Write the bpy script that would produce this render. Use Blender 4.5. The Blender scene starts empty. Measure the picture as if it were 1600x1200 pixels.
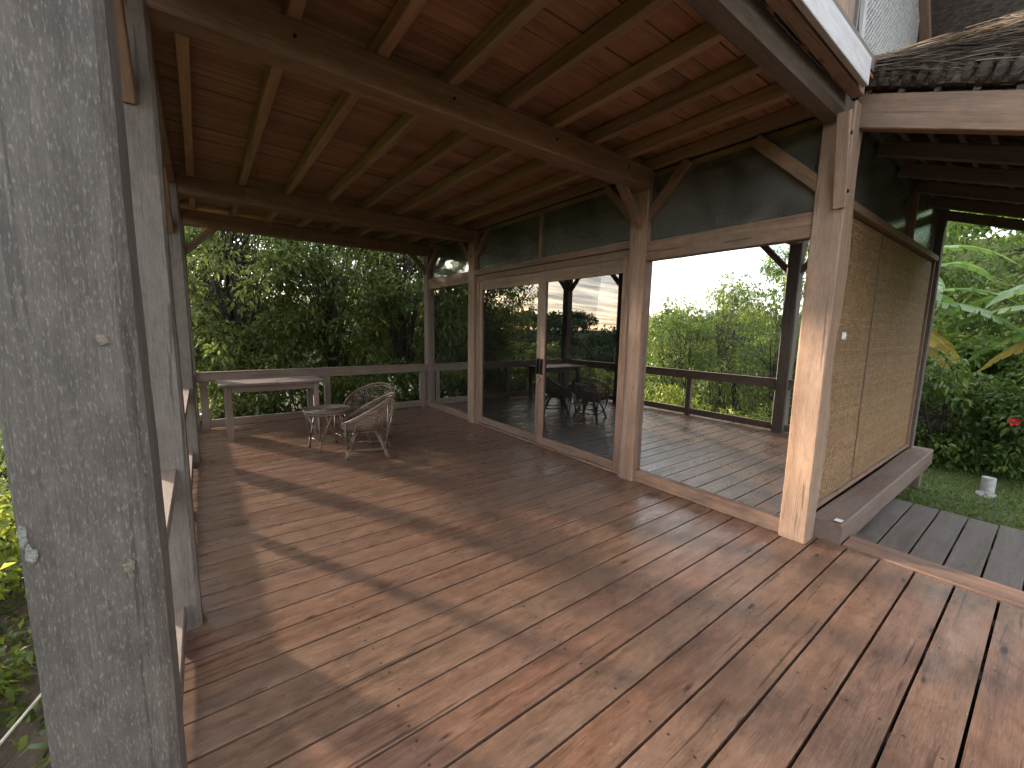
import bpy, math, random
import numpy as np
from mathutils import Vector, Matrix
random.seed(7); rng = np.random.default_rng(11)
sc = bpy.context.scene
col = sc.collection
rad = math.radians

# ---------------------------------------------------------------- camera
CAM_H = 1.5
F_PX, YAW, PITCH, ROLL = 644.1, rad(36.99), rad(7.53), rad(1.08)
cam_d = bpy.data.cameras.new('camera'); cam = bpy.data.objects.new('camera', cam_d); col.objects.link(cam)
cam_d.sensor_fit = 'HORIZONTAL'; cam_d.sensor_width = 36; cam_d.lens = 36 * F_PX / 1600
cam_d.clip_start = .02; cam_d.clip_end = 3000
fw = Vector((math.sin(YAW)*math.cos(PITCH), math.cos(YAW)*math.cos(PITCH), -math.sin(PITCH)))
rt = Vector((math.cos(YAW), -math.sin(YAW), 0)); up = rt.cross(fw)
r2 = math.cos(ROLL)*rt + math.sin(ROLL)*up; u2 = -math.sin(ROLL)*rt + math.cos(ROLL)*up
cam.matrix_world = Matrix(((r2.x, u2.x, -fw.x, 0), (r2.y, u2.y, -fw.y, 0), (r2.z, u2.z, -fw.z, CAM_H), (0, 0, 0, 1)))
sc.camera = cam

# ---------------------------------------------------------------- sky, sun, exposure
SUN_AZ, SUN_EL = rad(-27.3), rad(9.8)          # heading from +Y towards +X, elevation
sun_dir = Vector((math.sin(SUN_AZ)*math.cos(SUN_EL), math.cos(SUN_AZ)*math.cos(SUN_EL), math.sin(SUN_EL)))
world = bpy.data.worlds.new('World'); sc.world = world; world.use_nodes = True
nt = world.node_tree; nt.nodes.clear()
wo = nt.nodes.new('ShaderNodeOutputWorld'); bg = nt.nodes.new('ShaderNodeBackground'); bg.inputs[1].default_value = .15
sky = nt.nodes.new('ShaderNodeTexSky'); sky.sky_type = 'NISHITA'; sky.sun_disc = False
sky.sun_elevation = SUN_EL; sky.sun_rotation = SUN_AZ; sky.air_density = 1.0; sky.dust_density = .8; sky.ozone_density = 1.5
tc = nt.nodes.new('ShaderNodeTexCoord'); sx = nt.nodes.new('ShaderNodeSeparateXYZ'); nt.links.new(tc.outputs['Generated'], sx.inputs[0])
ad = nt.nodes.new('ShaderNodeMath'); ad.operation = 'ADD'; ad.inputs[1].default_value = .09; nt.links.new(sx.outputs[2], ad.inputs[0])
mx = nt.nodes.new('ShaderNodeMath'); mx.operation = 'MAXIMUM'; mx.inputs[1].default_value = .04; nt.links.new(ad.outputs[0], mx.inputs[0])
dv = nt.nodes.new('ShaderNodeVectorMath'); dv.operation = 'DIVIDE'; nt.links.new(tc.outputs['Generated'], dv.inputs[0])
cb = nt.nodes.new('ShaderNodeCombineXYZ')
for i in range(3): nt.links.new(mx.outputs[0], cb.inputs[i])
nt.links.new(cb.outputs[0], dv.inputs[1])
mp = nt.nodes.new('ShaderNodeMapping'); mp.inputs['Rotation'].default_value = (0, 0, rad(25)); mp.inputs['Scale'].default_value = (.5, 1.7, 0.02)
nt.links.new(dv.outputs[0], mp.inputs[0])
nz = nt.nodes.new('ShaderNodeTexNoise'); nz.inputs['Scale'].default_value = 1.1; nz.inputs['Detail'].default_value = 7; nz.inputs['Roughness'].default_value = .55; nz.inputs['Distortion'].default_value = .5
nt.links.new(mp.outputs[0], nz.inputs['Vector'])
rp = nt.nodes.new('ShaderNodeValToRGB'); rp.color_ramp.elements[0].position = .36; rp.color_ramp.elements[1].position = .62
rp.color_ramp.elements[0].color = (.65, .65, .65, 1); rp.color_ramp.elements[1].color = (.9, .9, .9, 1)
nt.links.new(nz.outputs['Fac'], rp.inputs[0])
nz2 = nt.nodes.new('ShaderNodeTexNoise'); nz2.inputs['Scale'].default_value = 2.3; nz2.inputs['Detail'].default_value = 5
nt.links.new(mp.outputs[0], nz2.inputs['Vector'])
cr = nt.nodes.new('ShaderNodeValToRGB'); cr.color_ramp.elements[0].position = .39; cr.color_ramp.elements[1].position = .67
cr.color_ramp.elements[0].color = (1.0, 1.15, 1.45, 1); cr.color_ramp.elements[1].color = (5.4, 5.2, 4.9, 1)
nt.links.new(nz2.outputs['Fac'], cr.inputs[0])
mc = nt.nodes.new('ShaderNodeMix'); mc.data_type = 'RGBA'
nt.links.new(rp.outputs[0], mc.inputs[0]); nt.links.new(sky.outputs[0], mc.inputs[6]); nt.links.new(cr.outputs[0], mc.inputs[7])
nt.links.new(mc.outputs[2], bg.inputs[0]); nt.links.new(bg.outputs[0], wo.inputs[0])
sun_d = bpy.data.lights.new('sun', 'SUN'); sun_d.energy = 2.0; sun_d.angle = rad(2.2); sun_d.color = (1.0, .83, .64)
sun = bpy.data.objects.new('sun', sun_d); col.objects.link(sun); sun.rotation_euler = sun_dir.to_track_quat('Z', 'Y').to_euler(); sun.location = (-9, 18, 12)
vs = sc.view_settings; vs.view_transform = 'Standard'; vs.look = 'None'; vs.gamma = 1; vs.exposure = 2.72; vs.use_curve_mapping = False
cy = sc.cycles
cy.max_bounces = 7; cy.diffuse_bounces = 4; cy.glossy_bounces = 4; cy.transmission_bounces = 4; cy.transparent_max_bounces = 8
cy.sample_clamp_indirect = 4; cy.caustics_reflective = False; cy.caustics_refractive = False
cy.use_denoising = True; cy.use_adaptive_sampling = True; cy.adaptive_threshold = .025; cy.denoising_prefilter = 'NONE'
try: cy.denoiser = 'OPENIMAGEDENOISE'
except Exception: pass

# ---------------------------------------------------------------- helpers
WM = {}
def setw(o, M, parent=None):
    """place o at world matrix M under parent"""
    if parent is not None:
        o.parent = parent; o.matrix_parent_inverse = WM[parent.name].inverted()
    o.matrix_basis = M; WM[o.name] = M.copy()
def tag(o, label=None, cat=None, group=None, kind=None):
    if label: o['label'] = label
    if cat: o['category'] = cat
    if group: o['group'] = group
    if kind: o['kind'] = kind
    return o
def empty(name, loc=(0, 0, 0), rz=0, parent=None):
    o = bpy.data.objects.new(name, None); o.empty_display_size = .1; col.objects.link(o)
    setw(o, Matrix.Translation(loc) @ Matrix.Rotation(rz, 4, 'Z'), parent); return o
def link(name, me, mat, M=None, parent=None, smooth=False):
    if mat is not None and not me.materials: me.materials.append(mat)
    if smooth: me.polygons.foreach_set('use_smooth', [True]*len(me.polygons))
    o = bpy.data.objects.new(name, me); col.objects.link(o)
    setw(o, M if M is not None else Matrix(), parent); return o
class MB:
    def __init__(s): s.v = []; s.f = []
    def box(s, x0, x1, y0, y1, z0, z1):
        b = len(s.v)
        s.v += [(x0,y0,z0),(x1,y0,z0),(x1,y1,z0),(x0,y1,z0),(x0,y0,z1),(x1,y0,z1),(x1,y1,z1),(x0,y1,z1)]
        s.f += [tuple(b+i for i in q) for q in ((3,2,1,0),(4,5,6,7),(0,1,5,4),(1,2,6,5),(2,3,7,6),(3,0,4,7))]
    def tube(s, pts, r, n=6, closed=False):
        pts = [Vector(p) for p in pts]; m = len(pts); b = len(s.v); prev = None
        for i, p in enumerate(pts):
            if closed: t = pts[(i+1) % m] - pts[i-1]
            else: t = pts[min(i+1, m-1)] - pts[max(i-1, 0)]
            t.normalize()
            if prev is None:
                a = Vector((0, 0, 1)) if abs(t.z) < .9 else Vector((1, 0, 0))
                u = t.cross(a).normalized()
            else:
                u = prev - t*prev.dot(t)
                u = u.normalized() if u.length > 1e-6 else t.orthogonal().normalized()
            prev = u; w = t.cross(u)
            ri = r[i] if hasattr(r, '__len__') else r
            for k in range(n):
                a = 2*math.pi*k/n; s.v.append(tuple(p + (u*math.cos(a)+w*math.sin(a))*ri))
        for i in range(m if closed else m-1):
            j = (i+1) % m
            for k in range(n):
                l = (k+1) % n
                s.f.append((b+i*n+k, b+i*n+l, b+j*n+l, b+j*n+k))
        if not closed:
            s.f.append(tuple(b+k for k in range(n))[::-1]); s.f.append(tuple(b+(m-1)*n+k for k in range(n)))
    def mesh(s, name):
        me = bpy.data.meshes.new(name); me.from_pydata(s.v, [], s.f); me.update(); return me
    def build(s, name, mat, M=None, parent=None, smooth=False, local=None):
        if local is not None:
            s.v = [(x-local[0], y-local[1], z-local[2]) for x, y, z in s.v]; M = Matrix.Translation(local)
        return link(name, s.mesh(name), mat, M, parent, smooth)
def axes(p0, p1, upv=(0, 0, 1), roll=0):
    p0, p1 = Vector(p0), Vector(p1); x = (p1-p0).normalized(); u = Vector(upv)
    if abs(x.dot(u)) > .98: u = Vector((0, 1, 0))
    y = u.cross(x).normalized(); z = x.cross(y)
    if roll:
        y, z = y*math.cos(roll)+z*math.sin(roll), z*math.cos(roll)-y*math.sin(roll)
    M = Matrix(((x.x, y.x, z.x, p0.x), (x.y, y.y, z.y, p0.y), (x.z, y.z, z.z, p0.z), (0, 0, 0, 1)))
    return M, (p1-p0).length
def timber_mesh(L, w, h, bev=.006, wob=0., seg=None, seed=None, wane=None):
    """a beam along local X, w wide in Y, h high in Z, chamfered; wob roughens the edges"""
    rr = random.Random(seed if seed is not None else random.random())
    n = seg or (1 if wob == 0 else max(2, int(L/.18)))
    a, b = w/2, h/2
    prof = [(-a+bev,-b),(a-bev,-b),(a,-b+bev),(a,b-bev),(a-bev,b),(-a+bev,b),(-a,b-bev),(-a,-b+bev)]
    v, f = [], []
    ph = [rr.random()*6 for _ in range(8)]
    for i in range(n+1):
        x = L*i/n
        for k, (y, z) in enumerate(prof):
            q = wob*(math.sin(x*2.3+ph[k//2])*.5+math.sin(x*5.1+ph[(k//2+3) % 8])*.3+(rr.random()-.5)*.5)
            g = 1+q/max(a, b)
            yy, zz = y*g, z*g
            if wane and k in wane[0]:
                t = x/L; yy += wane[1](t)[0]; zz += wane[1](t)[1]
            v.append((x, yy, zz))
    for i in range(n):
        for k in range(8):
            l = (k+1) % 8
            f.append((i*8+k, (i+1)*8+k, (i+1)*8+l, i*8+l))
    f.append(tuple(range(8))); f.append(tuple(n*8+k for k in range(8))[::-1])
    me = bpy.data.meshes.new('timber'); me.from_pydata(v, [], f); me.update(); return me
def timber(name, p0, p1, w, h, mat, parent, upv=(0, 0, 1), bev=.006, wob=0., roll=0, seg=None, wane=None, seed=None):
    M, L = axes(p0, p1, upv, roll)
    me = timber_mesh(L, w, h, bev, wob, seg, seed, wane); me.name = name
    return link(name, me, mat, M, parent)

# ---------------------------------------------------------------- materials
def N(nt, t, **k):
    n = nt.nodes.new(t)
    for a, b in k.items(): setattr(n, a, b)
    return n
def newmat(name):
    m = bpy.data.materials.new(name); m.use_nodes = True; nt = m.node_tree; nt.nodes.clear()
    out = N(nt, 'ShaderNodeOutputMaterial'); p = N(nt, 'ShaderNodeBsdfPrincipled'); nt.links.new(p.outputs[0], out.inputs[0])
    return m, nt, p, out
def coords(nt, scale, rnd=True):
    tc = N(nt, 'ShaderNodeTexCoord'); src = tc.outputs['Object']
    if rnd:
        oi = N(nt, 'ShaderNodeObjectInfo'); mu = N(nt, 'ShaderNodeVectorMath', operation='MULTIPLY_ADD')
        mu.inputs[1].default_value = (1, 1, 1)
        cb = N(nt, 'ShaderNodeCombineXYZ'); m1 = N(nt, 'ShaderNodeMath', operation='MULTIPLY'); m1.inputs[1].default_value = 61.7
        m2 = N(nt, 'ShaderNodeMath', operation='MULTIPLY'); m2.inputs[1].default_value = 23.3
        nt.links.new(oi.outputs['Random'], m1.inputs[0]); nt.links.new(oi.outputs['Random'], m2.inputs[0])
        nt.links.new(m1.outputs[0], cb.inputs[0]); nt.links.new(m2.outputs[0], cb.inputs[1]); nt.links.new(m1.outputs[0], cb.inputs[2])
        nt.links.new(src, mu.inputs[0]); nt.links.new(cb.outputs[0], mu.inputs[2]); src = mu.outputs[0]
    return src
def mapped(nt, src, scale):
    mp = N(nt, 'ShaderNodeMapping'); mp.inputs['Scale'].default_value = scale; nt.links.new(src, mp.inputs[0]); return mp.outputs[0]
def noise(nt, vec, scale=1., detail=4, rough=.55, dist=0.):
    n = N(nt, 'ShaderNodeTexNoise'); n.inputs['Scale'].default_value = scale; n.inputs['Detail'].default_value = detail
    n.inputs['Roughness'].default_value = rough; n.inputs['Distortion'].default_value = dist
    nt.links.new(vec, n.inputs['Vector']); return n.outputs['Fac']
def ramp(nt, fac, stops):
    r = N(nt, 'ShaderNodeValToRGB'); e = r.color_ramp.elements
    while len(e) < len(stops): e.new(.5)
    for k, (pos, c) in enumerate(stops):
        e[k].position = pos; e[k].color = (*c, 1) if hasattr(c, '__len__') else (c, c, c, 1)
    nt.links.new(fac, r.inputs[0]); return r.outputs[0]
def mix(nt, fac, a, b, mode='MIX'):
    m = N(nt, 'ShaderNodeMix', data_type='RGBA', blend_type=mode)
    for idx, val in ((0, fac), (6, a), (7, b)):
        if hasattr(val, 'default_value'): nt.links.new(val, m.inputs[idx])
        elif idx == 0: m.inputs[0].default_value = val
        else: m.inputs[idx].default_value = (*val, 1)
    return m.outputs[2]
def mth(nt, op, a, b=None):
    m = N(nt, 'ShaderNodeMath', operation=op)
    for i, v in enumerate((a, b)):
        if v is None: continue
        if hasattr(v, 'default_value'): nt.links.new(v, m.inputs[i])
        else: m.inputs[i].default_value = v
    return m.outputs[0]
def wood(name, dark, mid, light, grey=None, greyamt=.0, rough=(.5, .75), bump=.25, knots=0., tint=.25, spec=.5, stain=0., fleck=0., nails=False, cracks=0., mottle=0.):
    m, nt, p, out = newmat(name)
    src = coords(nt, 1)
    g1 = noise(nt, mapped(nt, src, (1.1, 16, 16)), 1, 5, .6, .6)
    g2 = noise(nt, mapped(nt, src, (11, 260, 260)), 1, 3, .65)
    big = noise(nt, mapped(nt, src, (.9, 4, 4)), 1, 4, .6)
    gr = mth(nt, 'ADD', mth(nt, 'MULTIPLY', g1, .62), mth(nt, 'MULTIPLY', g2, .38))
    c = ramp(nt, gr, [(.32, dark), (.5, mid), (.68, light)])
    oi = N(nt, 'ShaderNodeObjectInfo')
    # per-piece shade and hue
    v = N(nt, 'ShaderNodeMapRange'); nt.links.new(oi.outputs['Random'], v.inputs[0]); v.inputs[3].default_value = 1-tint; v.inputs[4].default_value = 1+tint
    hs = N(nt, 'ShaderNodeHueSaturation'); nt.links.new(c, hs.inputs['Color']); nt.links.new(v.outputs[0], hs.inputs['Value'])
    r2 = mth(nt, 'FRACT', mth(nt, 'MULTIPLY', oi.outputs['Random'], 7.13)); v2 = N(nt, 'ShaderNodeMapRange'); nt.links.new(r2, v2.inputs[0]); v2.inputs[3].default_value = .492; v2.inputs[4].default_value = .508
    nt.links.new(v2.outputs[0], hs.inputs['Hue']); c = hs.outputs[0]
    if grey:
        gf = ramp(nt, big, [(.5-.28*greyamt-.12, 0.), (.72-.3*greyamt, 1.)])
        gfm = mth(nt, 'MULTIPLY', gf, min(1., .35+greyamt*.65))
        gc = ramp(nt, g2, [(.3, tuple(x*.65 for x in grey)), (.65, grey)])
        c = mix(nt, gfm, c, gc)
    if stain:
        sn = noise(nt, mapped(nt, src, (1.6, 4.5, 4.5)), 1, 8, .72, .9)
        sf = ramp(nt, sn, [(.56, 0.), (.69, 1.)]); c = mix(nt, mth(nt, 'MULTIPLY', sf, stain), c, (.045, .035, .03))
        sn2 = noise(nt, mapped(nt, src, (14, 30, 30)), 1, 6, .8, 1.2)
        sf2 = ramp(nt, sn2, [(.61, 0.), (.69, 1.)]); c = mix(nt, mth(nt, 'MULTIPLY', sf2, stain*.7), c, (.05, .035, .028))
        sn3 = noise(nt, mapped(nt, src, (22, 46, 46)), 1, 5, .8, .6)
        sf3 = ramp(nt, sn3, [(.64, 0.), (.70, 1.)]); c = mix(nt, mth(nt, 'MULTIPLY', sf3, .5), c, (.4, .3, .23))
    if mottle:
        mo = noise(nt, mapped(nt, src, (9, 15, 15)), 1, 6, .7, .4)
        mr = ramp(nt, mo, [(.3, 1-mottle), (.7, 1+mottle*.6)]); c = mix(nt, 1., c, mr, 'MULTIPLY')
    if cracks:
        ck = noise(nt, mapped(nt, src, (1.6, 42, 42)), 1, 3, .5, .3)
        cf = ramp(nt, ck, [(.655, 0.), (.685, 1.)]); c = mix(nt, mth(nt, 'MULTIPLY', cf, cracks), c, (.02, .015, .012))
    if knots:
        vo = N(nt, 'ShaderNodeTexVoronoi', feature='F1'); vo.inputs['Scale'].default_value = 1.
        nt.links.new(mapped(nt, src, (2.0, 6.5, 6.5)), vo.inputs['Vector'])
        wv = mth(nt, 'ADD', vo.outputs['Distance'], mth(nt, 'MULTIPLY', mth(nt, 'SUBTRACT', g1, .5), .12))
        kf = ramp(nt, wv, [(.035, 1.), (.10, 0.)]); c = mix(nt, mth(nt, 'MULTIPLY', kf, knots), c, (.018, .012, .01))
    if nails:
        tcr = N(nt, 'ShaderNodeTexCoord'); sp_ = N(nt, 'ShaderNodeSeparateXYZ'); nt.links.new(tcr.outputs['Object'], sp_.inputs[0])
        jit = mth(nt, 'MULTIPLY', mth(nt, 'SUBTRACT', oi.outputs['Random'], .5), .05)
        fx = mth(nt, 'SUBTRACT', mth(nt, 'PINGPONG', mth(nt, 'ADD', mth(nt, 'ADD', sp_.outputs[0], .64), jit), .375), 0.)
        fy = mth(nt, 'SUBTRACT', mth(nt, 'ABSOLUTE', sp_.outputs[1]), .052)
        dd = mth(nt, 'SQRT', mth(nt, 'ADD', mth(nt, 'MULTIPLY', fx, fx), mth(nt, 'MULTIPLY', fy, fy)))
        nf = ramp(nt, dd, [(.0045, 1.), (.0075, 0.)]); c = mix(nt, mth(nt, 'MULTIPLY', nf, .85), c, (.02, .015, .012))
    if fleck:
        fl = noise(nt, mapped(nt, src, (70, 330, 330)), 1, 3, .6)
        ff = ramp(nt, fl, [(.54, 0.), (.68, 1.)]); c = mix(nt, mth(nt, 'MULTIPLY', ff, fleck), c, (.36, .325, .3))
        fd = noise(nt, mapped(nt, src, (75, 360, 360)), 1.3, 3, .6)
        fdf = ramp(nt, fd, [(.36, 1.), (.43, 0.)]); c = mix(nt, mth(nt, 'MULTIPLY', fdf, fleck*.8), c, (.04, .032, .028))
    nt.links.new(c, p.inputs['Base Color'])
    rn = noise(nt, mapped(nt, src, (2.2, 7, 7)), 1, 5, .65)
    rr = N(nt, 'ShaderNodeMapRange'); nt.links.new(rn, rr.inputs[0]); rr.inputs[1].default_value = .3; rr.inputs[2].default_value = .7; rr.inputs[3].default_value = rough[0]; rr.inputs[4].default_value = rough[1]
    nt.links.new(rr.outputs[0], p.inputs['Roughness']); p.inputs['Specular IOR Level'].default_value = spec
    b = N(nt, 'ShaderNodeBump'); b.inputs['Strength'].default_value = bump; b.inputs['Distance'].default_value = .004
    nt.links.new(mth(nt, 'ADD', gr, mth(nt, 'MULTIPLY', big, .8)), b.inputs['Height']); nt.links.new(b.outputs[0], p.inputs['Normal'])
    m['bump'] = 1
    return m
M_deck = wood('deck_wood', (.06, .03, .019), (.165, .084, .051), (.255, .143, .092), grey=(.205, .135, .102), greyamt=.34, rough=(.2, .46), bump=.3, knots=.9, tint=.07, stain=.6, nails=True, spec=.5, mottle=.3, cracks=.6)
M_porch = wood('porch_deck_wood', (.06, .045, .038), (.12, .093, .078), (.185, .15, .128), grey=(.175, .148, .13), greyamt=.5, rough=(.5, .8), bump=.4, knots=.5, tint=.12, stain=.5)
M_ceil = wood('ceiling_wood', (.14, .066, .04), (.28, .145, .088), (.4, .235, .15), rough=(.5, .75), bump=.3, tint=.22, knots=.4)
M_beam = wood('beam_wood', (.11, .056, .034), (.215, .117, .073), (.31, .185, .12), grey=(.24, .18, .145), greyamt=.15, rough=(.5, .75), bump=.35, tint=.13, cracks=.4, mottle=.2)
M_raft = wood('rafter_wood', (.16, .092, .056), (.28, .17, .11), (.4, .255, .175), rough=(.5, .75), bump=.3, tint=.2)
M_post = wood('post_wood', (.16, .085, .05), (.32, .185, .115), (.46, .29, .19), grey=(.33, .25, .2), greyamt=.3, rough=(.5, .75), bump=.45, tint=.1, knots=.5, cracks=.5, mottle=.15)
M_frame = wood('frame_wood', (.11, .055, .032), (.26, .145, .09), (.4, .245, .16), grey=(.22, .165, .135), greyamt=.35, rough=(.42, .7), bump=.4, tint=.13, knots=.6, cracks=.6, mottle=.25)
M_post2 = wood('aged_post_wood', (.075, .054, .041), (.135, .102, .08), (.2, .16, .13), grey=(.175, .15, .13), greyamt=.4, rough=(.6, .85), bump=.5, tint=.05, fleck=.12, cracks=.6, mottle=.25)
M_old = wood('weathered_post_wood', (.044, .033, .026), (.082, .064, .052), (.132, .106, .089), grey=(.115, .098, .086), greyamt=.42, rough=(.6, .85), bump=.8, tint=.06, fleck=.3, cracks=.5, mottle=.35)
M_rail = wood('railing_wood', (.085, .048, .032), (.16, .095, .066), (.24, .155, .115), grey=(.25, .21, .18), greyamt=.35, rough=(.5, .8), bump=.35, tint=.12)
M_tab = wood('table_wood', (.07, .045, .034), (.14, .09, .068), (.22, .15, .12), grey=(.16, .13, .115), greyamt=.45, rough=(.5, .8), bump=.5, tint=.15, stain=.6)
M_fascia = wood('fascia_paint', (.34, .325, .33), (.47, .455, .46), (.56, .545, .55), rough=(.6, .8), bump=.35, tint=.04, knots=.75, cracks=.9, mottle=.12)
M_log = wood('log_wood', (.05, .034, .026), (.1, .07, .054), (.17, .125, .1), grey=(.18, .15, .13), greyamt=.4, rough=(.6, .85), bump=.9, tint=.08)
def simple(name, c, rough=.6, metal=0., nscale=12., var=.25, bump=.1):
    m, nt, p, out = newmat(name)
    src = coords(nt, 1); n = noise(nt, src, nscale, 5, .6)
    cc = ramp(nt, n, [(.3, tuple(x*(1-var) for x in c)), (.7, tuple(min(1, x*(1+var)) for x in c))])
    nt.links.new(cc, p.inputs['Base Color']); p.inputs['Roughness'].default_value = rough; p.inputs['Metallic'].default_value = metal
    b = N(nt, 'ShaderNodeBump'); b.inputs['Strength'].default_value = bump; b.inputs['Distance'].default_value = .01; nt.links.new(n, b.inputs['Height']); nt.links.new(b.outputs[0], p.inputs['Normal'])
    return m
M_rattan = wood('rattan_cane', (.065, .04, .027), (.135, .09, .064), (.215, .155, .115), rough=(.4, .65), bump=.2, tint=.15)
M_rattan_d = wood('rattan_binding', (.06, .035, .025), (.11, .065, .045), (.17, .1, .075), rough=(.4, .65), bump=.2, tint=.15)
M_black = simple('black_metal', (.02, .02, .022), .35, .6)
M_steel = simple('steel', (.45, .43, .4), .35, .9)
M_white = simple('white_plastic', (.75, .75, .74), .4, 0, 30, .06, .02)
M_stone = simple('pale_stone', (.24, .235, .22), .85, 0, 18, .35, .5)
M_rope = simple('pale_rope', (.6, .55, .45), .8)
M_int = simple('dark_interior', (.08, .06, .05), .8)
M_red = simple('red_petal', (.7, .02, .03), .5, 0, 20, .2)
def glass(name, refl, tint, gcol=(1, 1, 1), rough=0.0, dust_haze=.012):
    """reflective window glass: a mirror share that rises with grazing angle over a tinted see-through share"""
    m = bpy.data.materials.new(name); m.use_nodes = True; nt = m.node_tree; nt.nodes.clear()
    out = N(nt, 'ShaderNodeOutputMaterial'); g = N(nt, 'ShaderNodeBsdfGlossy'); g.inputs['Roughness'].default_value = rough; g.inputs['Color'].default_value = (*gcol, 1)
    t = N(nt, 'ShaderNodeBsdfTransparent'); t.inputs['Color'].default_value = (*tint, 1)
    lw = N(nt, 'ShaderNodeFresnel'); lw.inputs['IOR'].default_value = 1.5
    f = mth(nt, 'ADD', mth(nt, 'MULTIPLY', lw.outputs[0], 1-refl), refl)
    tc = N(nt, 'ShaderNodeTexCoord'); nn = noise(nt, tc.outputs['Object'], .9, 1, .4)
    b = N(nt, 'ShaderNodeBump'); b.inputs['Strength'].default_value = .012; b.inputs['Distance'].default_value = .02; nt.links.new(nn, b.inputs['Height']); nt.links.new(b.outputs[0], g.inputs['Normal'])
    ms = N(nt, 'ShaderNodeMixShader'); nt.links.new(f, ms.inputs[0]); nt.links.new(t.outputs[0], ms.inputs[1]); nt.links.new(g.outputs[0], ms.inputs[2])
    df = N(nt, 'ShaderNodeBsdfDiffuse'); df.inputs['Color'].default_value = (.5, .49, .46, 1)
    sm = ramp(nt, noise(nt, tc.outputs['Object'], 3.1, 6, .65, .8), [(.35, dust_haze*.4), (.75, dust_haze*1.8)])
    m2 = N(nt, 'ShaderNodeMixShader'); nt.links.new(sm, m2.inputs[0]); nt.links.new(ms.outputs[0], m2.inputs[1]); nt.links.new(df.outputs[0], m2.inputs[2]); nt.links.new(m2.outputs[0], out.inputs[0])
    return m
M_glass_big = glass('mirror_film_glass', .64, (.35, .38, .36))
M_glass_door = glass('door_glass', .1, (.45, .42, .4))
M_glass_far = glass('side_glass', .72, (.4, .42, .4))
M_glass_top = glass('transom_glass', .1, (.5, .52, .5), (.9, 1, .98), .12, .16)  # strong grey diffuse share paints flare haze onto the transoms, beyond faint dust
def leafmat(name, c0, c1, c2, trans=.42, gloss=.12, rough=.4):
    m = bpy.data.materials.new(name); m.use_nodes = True; nt = m.node_tree; nt.nodes.clear()
    out = N(nt, 'ShaderNodeOutputMaterial'); at = N(nt, 'ShaderNodeAttribute', attribute_name='lv')
    c = ramp(nt, at.outputs['Fac'], [(0., c0), (.55, c1), (1., c2)])
    d = N(nt, 'ShaderNodeBsdfPrincipled'); nt.links.new(c, d.inputs['Base Color']); d.inputs['Roughness'].default_value = rough; d.inputs['Specular IOR Level'].default_value = gloss*4
    t = N(nt, 'ShaderNodeBsdfTranslucent'); hs = N(nt, 'ShaderNodeHueSaturation'); hs.inputs['Value'].default_value = 1.5; hs.inputs['Hue'].default_value = .48; hs.inputs['Saturation'].default_value = 1.1
    nt.links.new(c, hs.inputs['Color']); nt.links.new(hs.outputs[0], t.inputs['Color'])
    ms = N(nt, 'ShaderNodeMixShader'); ms.inputs[0].default_value = trans
    nt.links.new(d.outputs[0], ms.inputs[1]); nt.links.new(t.outputs[0], ms.inputs[2]); nt.links.new(ms.outputs[0], out.inputs[0])
    return m
L_dark = leafmat('leaf_dark', (.06, .095, .03), (.13, .175, .055), (.25, .28, .1), trans=.55)
L_mid = leafmat('leaf_mid', (.05, .085, .022), (.105, .15, .036), (.22, .25, .065), trans=.48)
L_bright = leafmat('leaf_bright', (.11, .17, .03), (.19, .26, .05), (.36, .4, .1), trans=.55)
L_light = leafmat('leaf_light', (.07, .125, .032), (.125, .2, .055), (.25, .31, .09), trans=.55)
L_hedge = leafmat('leaf_hedge', (.04, .08, .02), (.1, .165, .036), (.25, .31, .085), trans=.35)
L_far = leafmat('leaf_far', (.03, .055, .025), (.05, .085, .032), (.085, .12, .045), trans=.2, gloss=.02)
L_banana = leafmat('leaf_banana', (.08, .16, .05), (.14, .25, .075), (.27, .36, .11), trans=.4, gloss=.15)
L_banana_y = leafmat('leaf_banana_yellow', (.25, .17, .04), (.36, .26, .05), (.4, .34, .09), trans=.4)
L_grass = leafmat('grass_blade', (.07, .115, .03), (.115, .17, .045), (.2, .23, .075), trans=.3, gloss=.03)
L_thatch = leafmat('thatch_straw', (.04, .03, .022), (.095, .074, .056), (.21, .17, .13), trans=.1, gloss=.03)
M_bark = wood('tree_bark', (.022, .017, .014), (.045, .035, .028), (.085, .068, .055), rough=(.75, .9), bump=.8, tint=.2)
m, nt, p, out = newmat('thatch_body'); src = coords(nt, 1, False)
nn = noise(nt, mapped(nt, src, (60, 5, 60)), 1, 4, .65); nt.links.new(ramp(nt, nn, [(.3, (.025, .02, .016)), (.7, (.12, .095, .072))]), p.inputs['Base Color']); p.inputs['Roughness'].default_value = .9
b = N(nt, 'ShaderNodeBump'); b.inputs['Distance'].default_value = .02; nt.links.new(nn, b.inputs['Height']); nt.links.new(b.outputs[0], p.inputs['Normal']); M_thatch = m
m, nt, p, out = newmat('woven_bamboo'); at = N(nt, 'ShaderNodeAttribute', attribute_name='lv'); src = coords(nt, 1, False)
c = ramp(nt, at.outputs['Fac'], [(0., (.16, .08, .036)), (.5, (.31, .18, .092)), (1., (.47, .3, .17))])
nn = noise(nt, src, 2.2, 5, .6); c = mix(nt, ramp(nt, nn, [(.35, 0.), (.75, .45)]), c, (.2, .125, .07))
nt.links.new(c, p.inputs['Base Color']); p.inputs['Roughness'].default_value = .5; M_weave = m
m, nt, p, out = newmat('woven_bamboo_white'); at = N(nt, 'ShaderNodeAttribute', attribute_name='lv')
c = ramp(nt, at.outputs['Fac'], [(0., (.28, .27, .265)), (.5, (.42, .41, .4)), (1., (.56, .55, .54))]); nt.links.new(c, p.inputs['Base Color']); p.inputs['Roughness'].default_value = .6; M_weave_w = m
m, nt, p, out = newmat('earth'); tcn = N(nt, 'ShaderNodeTexCoord'); src = tcn.outputs['Object']
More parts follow.
